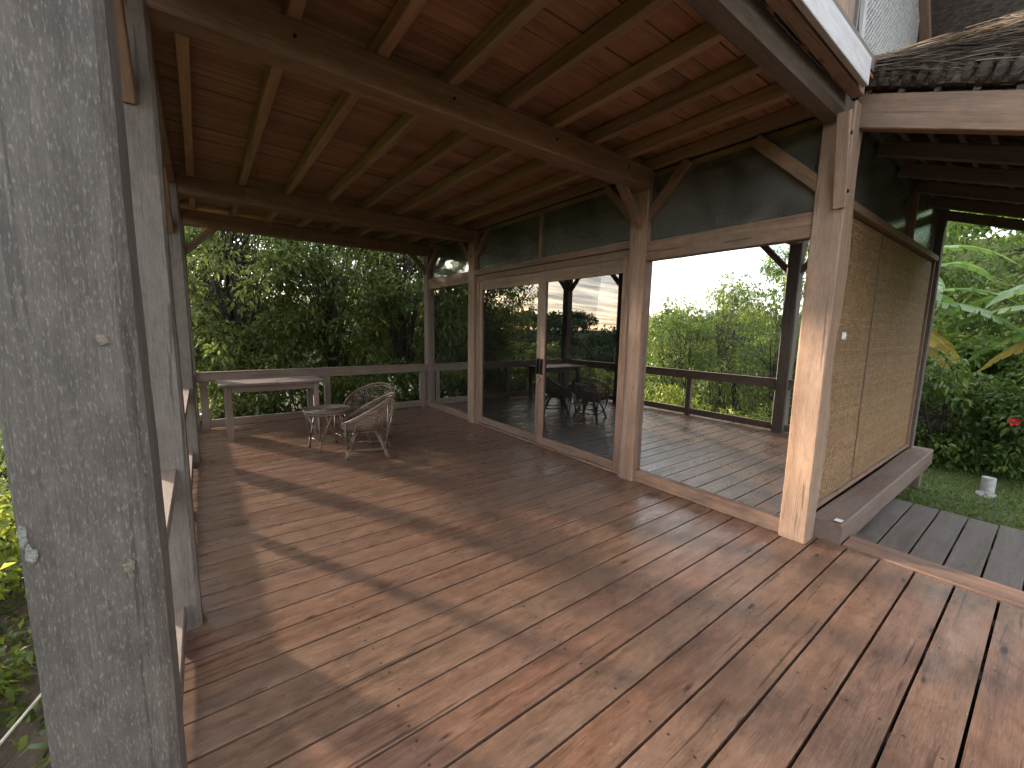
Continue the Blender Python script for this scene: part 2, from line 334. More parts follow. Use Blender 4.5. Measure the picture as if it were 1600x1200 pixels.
n1 = noise(nt, src, .7, 8, .65); n2 = noise(nt, src, 14, 6, .7)
c = ramp(nt, n1, [(.35, (.05, .033, .022)), (.55, (.09, .06, .04)), (.7, (.06, .065, .025))]); c = mix(nt, .5, c, ramp(nt, n2, [(.3, (.03, .02, .014)), (.7, (.14, .1, .07))]), 'MIX')
ln = N(nt, 'ShaderNodeVectorMath', operation='LENGTH'); nt.links.new(src, ln.inputs[0])
c = mix(nt, ramp(nt, mth(nt, 'DIVIDE', ln.outputs['Value'], 100.), [(.1, 0.), (.2, 1.)]), c, ramp(nt, n1, [(.35, (.035, .055, .018)), (.65, (.07, .1, .03))]))
nt.links.new(c, p.inputs['Base Color']); p.inputs['Roughness'].default_value = .95; b = N(nt, 'ShaderNodeBump'); b.inputs['Strength'].default_value = .9; b.inputs['Distance'].default_value = .05; nt.links.new(n2, b.inputs['Height']); nt.links.new(b.outputs[0], p.inputs['Normal']); M_earth = m

# ---------------------------------------------------------------- ground, lawn
def sstep(a, b, x):
    t = np.clip((x-a)/(b-a), 0, 1); return t*t*(3-2*t)
def gh(x, y):
    x = np.asarray(x, float); y = np.asarray(y, float)
    z = -.38 + 0*x
    z = z - .55*sstep(-.2, -1.6, x) - 2.2*sstep(-1.5, -9, x) - 9*sstep(-8, -45, x)
    z = z - .5*sstep(7.4, 9, y)*sstep(12, 6, x) - 1.0*sstep(9, 30, y)
    d = np.hypot(x, y)
    z = z + 15*sstep(55, 150, d)*sstep(-5, -60, x) + 10*sstep(30, 160, y)*sstep(-70, 0, x) + 8*sstep(11, 40, x)
    z = z + .5*np.sin(x*.13+1)*np.sin(y*.11)*sstep(12, 40, d)
    z = z + .03*np.sin(x*2.1)*np.sin(y*1.7+.5)*sstep(1., 3., np.abs(x+1))
    return z
gx = np.concatenate([-np.geomspace(1500, 12, 40), np.linspace(-11.5, 16, 111), np.geomspace(17, 1500, 30)])
gy = np.concatenate([-np.geomspace(1500, 8, 30), np.linspace(-7.7, 20, 111), np.geomspace(21, 1500, 36)])
GX, GY = np.meshgrid(gx, gy); GZ = gh(GX, GY)
v = np.stack([GX.ravel(), GY.ravel(), GZ.ravel()], 1); w_ = len(gx); h_ = len(gy)
idx = np.arange(w_*h_).reshape(h_, w_); fq = np.stack([idx[:-1, :-1], idx[:-1, 1:], idx[1:, 1:], idx[1:, :-1]], -1).reshape(-1, 4)
me = bpy.data.meshes.new('ground'); me.from_pydata(v.tolist(), [], fq.tolist()); me.update()
ground = link('ground', me, M_earth, smooth=True); tag(ground, 'brown soil and leaf litter sloping away around the deck', kind='structure')

def mesh_np(name, V, F, lv=None):
    """numpy verts + faces (all with the same corner count) -> mesh with per-vertex float attribute lv"""
    me = bpy.data.meshes.new(name); n = F.shape[1]
    me.vertices.add(len(V)); me.vertices.foreach_set('co', V.astype(np.float32).ravel())
    me.loops.add(F.size); me.loops.foreach_set('vertex_index', F.astype(np.int32).ravel())
    me.polygons.add(len(F)); me.polygons.foreach_set('loop_start', np.arange(0, F.size, n, dtype=np.int32))
    try: me.polygons.foreach_set('loop_total', np.full(len(F), n, np.int32))
    except Exception: pass
    if lv is not None:
        a = me.attributes.new('lv', 'FLOAT', 'POINT'); a.data.foreach_set('value', lv.astype(np.float32))
    me.update(calc_edges=True); me.validate(); return me
def blades(name, P, D, Lr, Wr, mat, droop=.5, parent=None, M=None):
    """grass or straw blades at points P along directions D"""
    n = len(P); D = D/np.linalg.norm(D, axis=1, keepdims=True)
    S = np.cross(D, rng.normal(size=(n, 3))); S /= np.linalg.norm(S, axis=1, keepdims=True)
    L = rng.uniform(*Lr, (n, 1)); W = rng.uniform(*Wr, (n, 1))
    a = P-S*W; b_ = P+S*W; mid = P+D*L*.55; tip = P+D*L + np.array([0, 0, -1])*L*droop*rng.uniform(.2, 1, (n, 1))
    V = np.stack([a, b_, mid+S*W*.8, mid-S*W*.8, tip], 1).reshape(-1, 3)
    o = np.arange(n)[:, None]*5
    F = np.concatenate([o+[0, 1, 2], o+[0, 2, 3], o+[3, 2, 4]], 0)
    lv = np.repeat(rng.random(n), 5)
    return link(name, mesh_np(name, V, F, lv), mat, M, parent)
# lawn right of the porch
n = 80000; gxx = 5.4+rng.random(n)**1.3*6; gyy = rng.uniform(-3.5, 4, n)
k = ~((gxx < 7.3) & (gyy > 1.05)); gxx, gyy = gxx[k], gyy[k]
P = np.stack([gxx, gyy, gh(gxx, gyy)], 1); D = np.stack([rng.normal(0, .5, len(P)), rng.normal(0, .5, len(P)), np.ones(len(P))], 1)
lawn = blades('grass', P, D, (.03, .07), (.004, .008), L_grass, .6); tag(lawn, 'short mown lawn grass beyond the grey porch boards', 'grass', kind='stuff')
m, nt, p, out = newmat('lawn_turf'); tcn = N(nt, 'ShaderNodeTexCoord'); n2 = noise(nt, tcn.outputs['Object'], 26, 6, .7)
nt.links.new(ramp(nt, n2, [(.3, (.04, .055, .018)), (.7, (.09, .12, .035))]), p.inputs['Base Color']); p.inputs['Roughness'].default_value = .95; M_turf = m
lx = np.linspace(5.2, 12, 30); ly = np.linspace(-4, 4.2, 30); LX, LY = np.meshgrid(lx, ly); LZ = gh(LX, LY)+.012
ii = np.arange(900).reshape(30, 30); fq = np.stack([ii[:-1, :-1], ii[:-1, 1:], ii[1:, 1:], ii[1:, :-1]], -1).reshape(-1, 4)
me = bpy.data.meshes.new('lawn'); me.from_pydata(np.stack([LX.ravel(), LY.ravel(), LZ.ravel()], 1).tolist(), [], fq.tolist()); me.update()
o = link('lawn', me, M_turf, smooth=True); tag(o, 'green turf of the right garden', kind='structure')
# low weeds and litter on the slope left of the deck
n = 16000; gxx = -.5-rng.random(n)*5.5; gyy = rng.uniform(-3, 14, n)
P = np.stack([gxx, gyy, gh(gxx, gyy)], 1); D = np.stack([rng.normal(0, .8, n), rng.normal(0, .8, n), np.ones(n)*.8], 1)
weeds = blades('ground_cover', P, D, (.06, .16), (.008, .02), L_mid, .6); tag(weeds, 'low weeds on the soil slope left of the deck', 'ground cover', kind='stuff')

# ---------------------------------------------------------------- deck
PITCHB, GAPB = .1765, .012
deck = empty('deck', (1.7, 3, 0)); tag(deck, 'main verandah floor of long reddish brown boards', kind='structure')
XW = 3.46                                   # glass plane
y = .053 - PITCHB*12
i = 0
while y < 7.28:
    x1 = 3.598 if y < .95 else 3.545
    zt = random.uniform(-.0012, .0012)
    yy = y+GAPB/2; y1 = min(y+PITCHB-GAPB/2, 7.33)
    o = timber('deck_board', (-.31, (yy+y1)/2, -.023+zt), (x1, (yy+y1)/2, -.023+zt), y1-yy, .046, M_deck, deck, bev=.0008, wob=.0006, seg=10)
    y += PITCHB; i += 1
for x in (-.2, .55, 1.3, 2.05, 2.8, 3.4): timber('joist', (x, -2.1, -.1245), (x, 7.3, -.1245), .07, .15, M_log, deck)
for y0 in (-2, .99, 2.52, 5.57, 7.2):
    for x in (-.2, 1.6, 3.4): timber('footing_post', (x, y0, float(gh(x, y0))-.2), (x, y0, -.19), .15, .15, M_log, deck)
timber('threshold', (3.7125, -2.06, -.006), (3.7125, .79, -.006), .222, .036, M_beam, deck, bev=.003, wob=.001)
porch = empty('porch_deck', (4.6, 0, -.1)); tag(porch, 'lower side porch of weathered grey boards', kind='structure')
y = -2.0
while y < .9:
    timber('porch_board', (3.83, y+.0895, -.105), (5.4+random.uniform(-.015, .015), y+.0895, -.105), .168, .03, M_porch, porch, bev=.003, wob=.001)
    y += .1795
for x in (3.9, 4.6, 5.25): timber('joist', (x, -2, -.19), (x, .95, -.19), .07, .13, M_log, porch)
for x in (4.0, 5.2):
    for y0 in (-1.8, .5): timber('footing_post', (x, y0, -.6), (x, y0, -.26), .12, .12, M_log, porch)

# ---------------------------------------------------------------- house
house = empty('house', (3.5, 3, 0)); tag(house, 'timber house with plank verandah ceiling, mirrored glass front and woven bamboo side wall', 'house')
PX0, PX1 = -.255, -.088                     # verandah posts
PYS = [(.955, 1.12), (2.42, 2.59), (5.5, 5.67), (7.13, 7.3)]
pcx = (PX0+PX1)/2; pw = PX1-PX0
verandah = []
for i, (a, b_) in enumerate(PYS):
    mat = M_old if i == 0 else M_post2
    o = timber('post', (pcx, (a+b_)/2, -.0), (pcx, (a+b_)/2, 2.97), b_-a, pw, mat, house, upv=(1, 0, 0), bev=.014, wob=.004, seg=26)
    verandah.append(o)
verandah[0]['label'] = 'weathered grey flecked post closest to the camera'
# lichen patches: thin crusts on the near post
def crust(cx, cz, rx, rz, seed, face_y):
    mb = MB(); rr = random.Random(seed); n = 16; ring = []
    for k in range(n):
        a = 2*math.pi*k/n; q = rr.uniform(.65, 1.15); ring.append((cx+math.cos(a)*rx*q, cz+math.sin(a)*rz*q))
    mb.v = [(x, face_y, z) for x, z in ring]+[(x*.86+cx*.14, face_y-.0009, z*.86+cz*.14) for x, z in ring]
    mb.f = [(k, (k+1) % n, n+(k+1) % n, n+k) for k in range(n)]+[tuple(range(n, 2*n))]
    return mb
M_lichen = simple('lichen', (.2, .2, .18), .95, 0, 200, .45, .6)
for cx, cz, rx, rz, s in ((-.246, 1.16, .006, .022, 1), (-.240, 1.128, .007, .018, 2), (-.128, 1.07, .010, .014, 3), (-.13, 1.47, .008, .012, 4)):
    crust(cx, cz, rx, rz, s, .955-.0032).build('lichen_patch', M_lichen if s < 3 else simple('brown_lichen', (.16, .13, .1), .9, 0, 160, .4, .5), parent=house, local=(cx, .95, cz))
HX0, HX1 = 3.39, 3.56
HYS = [(2.46, 2.64), (5.52, 5.69), (7.13, 7.3)]
for i, (a, b_) in enumerate(HYS):
    timber('post', ((HX0+HX1)/2, (a+b_)/2, 0), ((HX0+HX1)/2, (a+b_)/2, 2.97), b_-a, HX1-HX0, M_post if i < 2 else M_rail, house, upv=(1, 0, 0), bev=.008, wob=.0025, seg=22)
# corner post with a naturally waney edge towards the porch
def wane(t): return (0, -.028*math.sin(max(0, t-.12)*9)*(t < .8)*1.0-.02*(t < .5))
timber('corner_post', (3.50, 1.045, 0), (3.50, 1.045, 2.97), .175, .215, M_post, house, upv=(1, 0, 0), bev=.008, wob=.003, seg=40,
       wane=({3, 4}, lambda t: (0, -.03*math.sin(t*15+1)-.014)))
# cover boards on the house posts
for y0, y1 in ((2.455, 2.515),): timber('cover_strip', (3.383, 2.628, .0), (3.383, 2.628, 2.95), .024, .012, M_frame, house, upv=(1, 0, 0))
# main cross beams along X and wall plates along Y
for i, (a, b_) in enumerate(PYS[1:]):
    yc = (a+b_)/2; x1 = 3.40
    timber('cross_beam', (-.35, yc, 2.89), (x1-.012, yc, 2.89), .15, .18, M_beam, house, bev=.008, wob=.003, seg=20)
timber('wall_plate', (pcx, 1.13, 2.935), (pcx, 7.5, 2.935), .13, .085, M_beam, house, bev=.008, wob=.002)
timber('wall_plate', (3.52, 1.16, 2.945), (3.52, 7.5, 2.945), .1, .07, M_beam, house, bev=.008)
# the heavy rough-hewn log over the near end
timber('log_beam', (-.45, 1.065, 2.945), (3.62, 1.065, 2.945), .14, .15, M_log, house, bev=.03, wob=.007, seg=40)
# rafters
RX = [.02, .46, .9, 1.34, 1.77, 2.2, 2.62, 3.04]
for x in RX: timber('rafter', (x, .97, 3.03), (x, 7.52, 3.03), .062, .1, M_raft, house, bev=.005, wob=.002, seg=24)
timber('rafter', (3.425, 1.16, 3.03), (3.425, 7.52, 3.03), .062, .1, M_raft, house, bev=.005, wob=.002)
timber('rafter', (-.36, .97, 3.03), (-.36, 7.52, 3.03), .062, .1, M_raft, house, bev=.005, wob=.002)
# ceiling planks along X, butted on the rafters
y = .9; row = 0
while y < 7.5:
    wd = random.uniform(.12, .2); y1 = min(y+wd, 7.55)
    cuts = sorted(random.sample(RX[1:-1], random.choice((1, 2, 2, 3)))); xs = [-.42]+cuts+[3.62]
    for a, b_ in zip(xs[:-1], xs[1:]):
        z = 3.095+random.uniform(-.004, .005)
        timber('ceiling_plank', (a+.002, (y+y1)/2, z), (b_-.002, (y+y1)/2, z), y1-y-.006, .02, M_ceil, house, bev=.002)
    y = y1; row += 1
mb = MB(); mb.box(-.6, 3.75, .9, 7.75, 3.115, 3.2); mb.build('light_block_slab', M_log, parent=house, local=(1.5, 4, 3.15))  # unseen solid slab added over the planks to block light from above
timber('eave_board', (-.62, .9, 3.13), (-.62, 7.77, 3.13), .03, .17, M_beam, house)
timber('eave_board', (-.6, 7.77, 3.13), (3.75, 7.77, 3.13), .03, .17, M_beam, house)
# painted fascia at the near edge and the trim under it
timber('fascia_board', (-.64, .872, 3.02), (3.2, .872, 3.02), .03, .15, M_fascia, house, bev=.003)
timber('soffit_board', (-.6, .93, 2.985), (3.3, .93, 2.985), .06, .08, M_frame, house, bev=.004)
for x in np.arange(-.3, 3.2, .42): timber('soffit_board', (x, .965, 3.06), (x, 1.1, 3.06), .2, .05, M_beam, house)
# diagonal braces
def brace(p0, p1, w=.06, h=.085, mat=M_beam): return timber('brace', p0, p1, w, h, mat, house, bev=.005, wob=.0015, seg=8)
for i, (a, b_) in enumerate(PYS):
    if i > 0: brace((pcx-.01, a+.02, 2.42), (pcx-.01, a-.44, 2.92))
    if i < 3: brace((pcx-.01, b_-.02, 2.42), (pcx-.01, b_+.44, 2.92))
    if i == 3: brace((PX1-.02, (a+b_)/2, 2.45), (PX1+.36, (a+b_)/2, 2.84))
for i, (a, b_) in enumerate(HYS):
    if i != 1: brace((HX0+.02, (a+b_)/2, 2.5), (HX0-.30, (a+b_)/2, 2.83))
    brace((3.43, a+.02, 2.56), (3.43, a-.36, 2.96), w=.05)
    if i < 2: brace((3.43, b_-.02, 2.56), (3.43, b_+.36, 2.96), w=.05)
brace((3.43, 1.11, 2.5), (3.43, 1.56, 2.94), w=.05)
timber('brace', (3.40, .985, 2.33), (3.245, .97, 2.86), .07, .07, M_post, house, bev=.005)

def bolt(p, d, r=.011):
    p = Vector(p); d = Vector(d); mb = MB(); mb.tube([(0, 0, 0), tuple(d*.012)], r, 10); mb.build('bolt', M_black, Matrix.Translation(p), house)
for z in (2.42, 2.74): bolt((3.40-.155*(z-2.33)/.53, .985-.015*(z-2.33)/.53-.032, z), (0, -1, 0))
for y_, z in ((2.55, 2.56), (5.6, 2.6)): bolt((3.392, y_, z), (-1, 0, 0))
for x in (.46, 1.34, 2.2, 3.04):
    for yc in (2.505, 5.585): bolt((x, yc-.078, 2.9), (0, -1, 0), .008)
# windows: frames and panes as sub-parts
def window(name, label, y0, y1, z0, z1, pane_mat, x=XW, sill=.09, head=.0, side=.0, mat=M_frame):
    e = empty(name, (x, (y0+y1)/2, z0), parent=house); e['label'] = label
    mb = MB(); mb.box(-.004, .004, y0-(y0+y1)/2+.002, y1-(y0+y1)/2-.002, sill*.7, z1-z0-.002)
    mb.build('pane', pane_mat, Matrix.Translation((x, (y0+y1)/2, z0)), e)
    if sill: timber('sill', (x-.005, y0, z0+sill/2), (x-.005, y1, z0+sill/2), .075, sill, mat, e, bev=.004, wob=.001)
    return e
window('window', 'large mirror-like fixed pane beside the corner post', 1.135, 2.46, .004, 2.17, M_glass_big, sill=.115)
window('window', 'narrow fixed pane beside the far corner post', 5.69, 7.13, .004, 2.2, M_glass_far, sill=.11)
tr1 = timber('transom_rail', (3.455, 1.135, 2.255), (3.455, 2.46, 2.255), .09, .175, M_frame, house, bev=.005, wob=.0015)
timber('transom_rail', (3.455, 5.69, 2.295), (3.455, 7.13, 2.295), .09, .18, M_frame, house, bev=.005, wob=.0015)
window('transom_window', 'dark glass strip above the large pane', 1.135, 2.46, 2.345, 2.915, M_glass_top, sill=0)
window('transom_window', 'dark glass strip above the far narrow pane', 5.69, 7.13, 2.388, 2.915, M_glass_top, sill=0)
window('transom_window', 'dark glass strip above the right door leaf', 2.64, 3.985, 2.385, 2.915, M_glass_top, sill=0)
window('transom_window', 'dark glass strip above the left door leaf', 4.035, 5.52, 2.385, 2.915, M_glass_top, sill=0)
timber('mullion', (3.45, 4.01, 2.385), (3.45, 4.01, 2.91), .05, .08, M_frame, house, upv=(1, 0, 0))
timber('door_head', (3.452, 2.64, 2.345), (3.452, 5.52, 2.345), .1, .075, M_frame, house, bev=.004, wob=.001)
timber('door_track', (3.478, 2.64, 2.265), (3.478, 5.52, 2.265), .08, .08, M_beam, house, bev=.004)
timber('door_sill', (3.47, 2.64, .018), (3.47, 5.52, .018), .1, .028, M_frame, house, bev=.004)
timber('door_jamb', (3.46, 5.475, .03), (3.46, 5.475, 2.23), .07, .06, M_beam, house, upv=(1, 0, 0))
def door(label, y0, y1, x, handle_y):
    e = empty('sliding_door', (x, (y0+y1)/2, .04), parent=house); e['label'] = label
    z0, z1 = .038, 2.22; s = .085
    timber('stile', (x, y0+s/2, z0), (x, y0+s/2, z1), s, .045, M_frame, e, upv=(1, 0, 0), bev=.003, wob=.001)
    timber('stile', (x, y1-s/2, z0), (x, y1-s/2, z1), s, .045, M_frame, e, upv=(1, 0, 0), bev=.003, wob=.001)
    timber('top_rail', (x, y0+s, z1-.07), (x, y1-s, z1-.07), .044, .14, M_frame, e, bev=.003, wob=.001)
    timber('bottom_rail', (x, y0+s, z0+.05), (x, y1-s, z0+.05), .044, .1, M_frame, e, bev=.003, wob=.001)
    mb = MB(); mb.box(-.003, .003, y0+s-(y0+y1)/2, y1-s-(y0+y1)/2, .1, z1-.14-.04)
    mb.build('pane', M_glass_door, Matrix.Translation((x, (y0+y1)/2, .04)), e)
    mb = MB(); mb.box(-.02, 0, -.016, .016, 0, .2); mb.box(-.032, -.02, -.009, .009, .02, .18)
    mb.build('handle', M_black, Matrix.Translation((x-.0235, handle_y, .94)), e)
    return e
d1 = door('right sliding glass door leaf', 2.645, 3.965, 3.44, 3.925)
d2 = door('left sliding glass door leaf', 3.975, 5.44, 3.465, 4.02)
mb = MB(); mb.tube([(0, 0, 0), (-.035, 0, 0)], .014, 10); mb.tube([(-.03, -.012, 0), (-.045, -.02, -.02), (-.045, 0, -.04), (-.03, .012, -.03)], .005, 6)
mb.build('lock', M_steel, Matrix.Translation((3.4165, 3.95, .885)), house)
# interior of the room behind the glass
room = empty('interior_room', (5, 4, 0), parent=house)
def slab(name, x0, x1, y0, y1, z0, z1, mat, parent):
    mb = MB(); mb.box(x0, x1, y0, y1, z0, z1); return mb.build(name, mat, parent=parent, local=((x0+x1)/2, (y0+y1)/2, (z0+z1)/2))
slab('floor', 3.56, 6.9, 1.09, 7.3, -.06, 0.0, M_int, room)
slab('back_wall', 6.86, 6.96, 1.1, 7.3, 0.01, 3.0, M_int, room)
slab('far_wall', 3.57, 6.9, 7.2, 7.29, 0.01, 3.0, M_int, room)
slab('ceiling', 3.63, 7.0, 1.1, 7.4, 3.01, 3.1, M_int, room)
for y0 in (1.14,):
    pass
# ---------------------------------------------------------------- woven side wall
def weave_mesh(name, w, h, cell, jit=.2, step=1):
    """over-and-under twill weave in the local XZ plane, strands bulging towards -Y"""
    nx, nz_ = int(w/cell), int(h/cell); V, F, lv = [], [], []
    rr = random.Random(3); colv = [rr.random() for _ in range(nx+4)]; rowv = [rr.random() for _ in range(nz_+4)]
    def strip(u0, u1, c, vert, val):
        hw = cell*.44; b0 = len(V); d = cell*.26
        for u, dy in ((u0-.1*cell, .15*d), ((u0*.7+u1*.3), -d*1.2), ((u0*.3+u1*.7), -d*1.2), (u1+.1*cell, .15*d)):
            j = (rr.random()-.5)*cell*jit
            for s in (-1, 1):
                V.append((u, dy, c+s*hw+j) if not vert else (c+s*hw+j, dy, u))
        for k in range(3):
            q = (b0+2*k, b0+2*k+2, b0+2*k+3, b0+2*k+1); F.append(q if not vert else q[::-1])
        lv.extend([min(1, max(0, .35*val+.5*rr.random()+.08))]*8)
    for j in range(nz_):
        i = -((j) % (2*step))
        while i < nx:
            a, b_ = max(i, 0), min(i+step, nx)
            if b_ > a: strip(a*cell, b_*cell, (j+.5)*cell, False, rowv[j])
            i += 2*step
    for i in range(nx):
        j = -((i) % (2*step)) + step
        j -= 2*step
        # vertical strand shows where the horizontal one dips
        for j in range(nz_):
            if (i+j) % (2*step) >= step and ((i+j) % (2*step) == step or j == 0):
                e = min(j+step, nz_); strip(j*cell, e*cell, (i+.5)*cell, True, colv[i])
    return mesh_np(name, np.array(V), np.array(F), np.array(lv))
wall = empty('woven_wall', (3.63, 1.04, 0), parent=house); wall['label'] = 'side wall of tan woven bamboo matting beside the corner post'
WX0, WX1, WZ0, WZ1 = 3.64, 6.84, .165, 2.37
seam = 4.66
for a, b_ in ((WX0, seam-.003), (seam+.003, WX1)):
    o = link('woven_panel', weave_mesh('woven_panel', b_-a, WZ1-WZ0, .027), M_weave, Matrix.Translation((a, 1.03, WZ0)), wall); o['kind'] = 'stuff'
slab('backing', WX0, WX1, 1.036, 1.06, WZ0, WZ1, simple('backing_brown', (.1, .06, .035), .8), wall)
timber('cover_strip', (seam, 1.022, WZ0+.02), (seam, 1.022, WZ1-.02), .008, .006, M_rail, wall, upv=(1, 0, 0), bev=.001)
timber('cover_strip', (3.65, 1.02, .17), (3.65, 1.02, 2.4), .05, .05, M_rail, wall, upv=(1, 0, 0), bev=.004)
timber('cover_strip', (6.82, 1.015, .17), (6.82, 1.015, 2.37), .035, .04, M_frame, wall, upv=(1, 0, 0), bev=.003)
timber('top_rail', (3.62, 1.02, 2.40), (6.9, 1.02, 2.40), .075, .06, M_frame, wall, bev=.004)
timber('bottom_rail', (3.62, 1.015, .185), (6.9, 1.015, .185), .03, .04, M_frame, wall, bev=.004)
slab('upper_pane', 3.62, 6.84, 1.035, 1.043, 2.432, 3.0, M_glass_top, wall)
timber('wall_plate', (3.62, 1.06, 3.06), (7.1, 1.06, 3.06), .1, .13, M_log, wall)
timber('mullion', (5.6, 1.03, 2.43), (5.6, 1.03, 3.0), .06, .06, M_beam, wall, upv=(1, 0, 0))
timber('base_beam', (3.6, .905, .05), (7.08, .905, .05), .2, .19, M_rail, house, bev=.012, wob=.004, seg=26)
for x in (5.6, 7.0): timber('base_block', (x, .94, -.6), (x, .94, -.056), .14, .16, M_log, house, upv=(1, 0, 0))
timber('post', (6.93, 1.02, .165), (6.93, 1.02, 3.2), .1, .1, M_log, house, upv=(1, 0, 0), bev=.006, wob=.002)
slab('tape', 3.612, 3.67, .815, .86, .1635, .165, M_white, house)
mb = MB(); mb.box(-.022, .022, -.012, 0, -.024, .024); mb.box(-.012, .012, -.016, -.012, -.012, .012)
sw = mb.build('light_switch', M_white, Matrix.Translation((3.585, .932, 1.5)), house)

# ---------------------------------------------------------------- porch thatch roof
SL = .3735
def rz_(y): return 2.845+SL*(y-.97)         # underside of the rafters
roof = empty('thatch_roof', (5.2, .5, 2.8), parent=house); roof['label'] = 'grass thatch roof sloping down over the side porch'
y0, y1 = -1.15, 1.0
for i, x in enumerate((3.53, 4.2, 4.85, 5.5, 6.2, 7.0)):
    hgt = .19 if i == 0 else .1; zc = hgt/2
    timber('verge_beam' if i == 0 else 'rafter', (x, y1, rz_(y1)+zc), (x, y0, rz_(y0)+zc), .09 if i == 0 else .06, hgt, M_beam if i == 0 else M_log, roof, bev=.006, wob=.002)
yb = .93
while yb > y0:
    timber('batten', (3.5, yb, rz_(yb)+.215), (7.15, yb, rz_(yb)+.215), .03, .025, M_log, roof, bev=.003); yb -= .16
timber('eave_beam', (3.5, -1.0, rz_(-1.0)-.06), (7.1, -1.0, rz_(-1.0)-.06), .1, .12, M_beam, roof)
timber('porch_post', (6.95, -1.0, -.6), (6.95, -1.0, rz_(-1)-.12), .11, .11, M_log, house, upv=(1, 0, 0), wob=.002)
mb = MB()
def tz(y): return rz_(y)+.23
def th(y): return .15+.26*max(0, min(1, (1.0-y)/1.0))
secs = np.linspace(1.03, -1.25, 24); n0 = 0
for yy in secs:
    a, t_ = tz(yy), th(yy); x0 = 3.47+.02*math.sin(yy*20)
    mb.v += [(x0, yy, a), (x0-.02, yy, a+t_*.45), (x0+.05, yy, a+t_*.85), (x0+.35, yy, a+t_), (7.2, yy, a+t_), (7.22, yy, a)]
for k in range(len(secs)-1):
    for q in range(6):
        l = (q+1) % 6; mb.f.append((k*6+q, k*6+l, (k+1)*6+l, (k+1)*6+q))
mb.f.append(tuple(range(6))); mb.f.append(tuple((len(secs)-1)*6+q for q in range(6))[::-1])
mb.build('thatch', M_thatch, parent=roof, local=(5, 0, 2.9))
# straw on the verge: bundles folded over the edge and long strands lying down the slope
n = 9000; yy = rng.uniform(-1.2, 1.02, n); tt = np.array([th(a) for a in yy]); q = rng.random(n)
xx = 3.47 + np.where(q < .5, -.012*rng.random(n), .12*(q-.5)*2+.0); zz = tz(yy)+tt*np.where(q < .5, .35+.55*rng.random(n), .8+.22*rng.random(n))
P = np.stack([xx-.01, yy, zz], 1); D = np.stack([rng.normal(-.02, .1, n), -np.ones(n), -SL+rng.normal(.02, .12, n)], 1)
o = blades('straw', P, D, (.12, .4), (.0018, .004), L_thatch, .05, roof); o['kind'] = 'stuff'
for yb in np.arange(1.0, -1.2, -.062):       # folded bundle ends along the edge
    mb = MB(); zb = tz(yb); r0 = random.uniform(.024, .03)
    mb.tube([(3.50, yb, zb+.005), (3.468, yb-.008, zb+.02), (3.452, yb-.02, zb+.07), (3.462, yb-.034, zb+.12), (3.50, yb-.05, zb+.15)], [r0*.7, r0, r0*1.05, r0, r0*.6], 7)
    mb.build('thatch_bundle', M_thatch, parent=roof, local=(3.46, yb, zb), smooth=True)
# underside straw
n = 9000; xx = rng.uniform(3.55, 7.1, n); yy = rng.uniform(-1.1, 1.0, n)
P = np.stack([xx, yy, tz(yy)-.003], 1); D = np.stack([rng.normal(0, .25, n), -np.ones(n), -SL*np.ones(n)-.03+rng.normal(0, .05, n)], 1)
o = blades('straw', P, D, (.12, .3), (.002, .004), L_thatch, .12, roof); o['kind'] = 'stuff'

# ---------------------------------------------------------------- upper storey over the porch corner
upw = empty('upper_wall', (4.2, 1.25, 3.2), parent=house); upw['label'] = 'pale woven upper storey wall above the thatch'
timber('post', (3.68, 1.22, 3.16), (3.68, 1.22, 5.6), .17, .15, M_frame, upw, upv=(1, 0, 0), bev=.006)
timber('window_frame', (3.86, 1.13, 3.16), (3.86, 1.13, 5.4), .06, .045, M_fascia, upw, upv=(1, 0, 0), bev=.003)
o = link('woven_panel', weave_mesh('woven_panel', 1.5, 2.0, .022), M_weave_w, Matrix.Translation((3.89, 1.13, 3.2)), upw); o['kind'] = 'stuff'
slab('backing', 3.6, 7.2, 1.14, 1.2, 3.1, 5.6, M_int, upw)
timber('raking_frame', (5.02, 1.1, 4.75), (5.62, 1.1, 4.15), .07, .08, M_frame, upw, upv=(0, -1, 0))
timber('raking_frame', (4.98, 1.09, 4.9), (5.66, 1.09, 4.2), .03, .03, M_fascia, upw, upv=(0, -1, 0))
mb = MB(); mb.v = [(5.75, 1.1, 3.9), (5.2, .0, 4.3), (9, -.5, 4.3), (9, 1.1, 4.0), (5.0, 1.1, 6.4), (4.6, .0, 6.4), (9, -.5, 6.6), (9, 1.1, 6.6)]
mb.f = [(3, 2, 1, 0), (4, 5, 6, 7), (0, 1, 5, 4), (1, 2, 6, 5), (2, 3, 7, 6), (3, 0, 4, 7)]; mb.build('upper_thatch', M_thatch, parent=upw, local=(6, 1, 4))

# ---------------------------------------------------------------- railings
def railing(label, p0, p1, mids, end_posts=(), group='low verandah railings'):
    p0, p1 = Vector(p0), Vector(p1); d = (p1-p0); c = (p0+p1)/2
    e = empty('railing', c); tag(e, label, 'railing', group)
    timber('top_rail', p0+Vector((0, 0, .745)), p1+Vector((0, 0, .745)), .052, .13, M_rail, e, bev=.004, wob=.0012)
    timber('cap', p0+Vector((0, 0, .8175)), p1+Vector((0, 0, .8175)), .085, .014, M_rail, e, bev=.003)
    timber('bottom_rail', p0+Vector((0, 0, .082)), p1+Vector((0, 0, .082)), .05, .105, M_rail, e, bev=.004, wob=.0012)
    for t in mids:
        q = p0+d*t; al = abs(d.x) > abs(d.y)
        timber('baluster', q+Vector((0, 0, .001)), q+Vector((0, 0, .679)), .09, .07, M_rail, e, upv=(0, 1, 0) if al else (1, 0, 0), bev=.004)
    return e
railing('long low wooden railing along the far end of the deck', (PX1, 7.215, 0), (HX0, 7.215, 0), (.021, .49, .975))
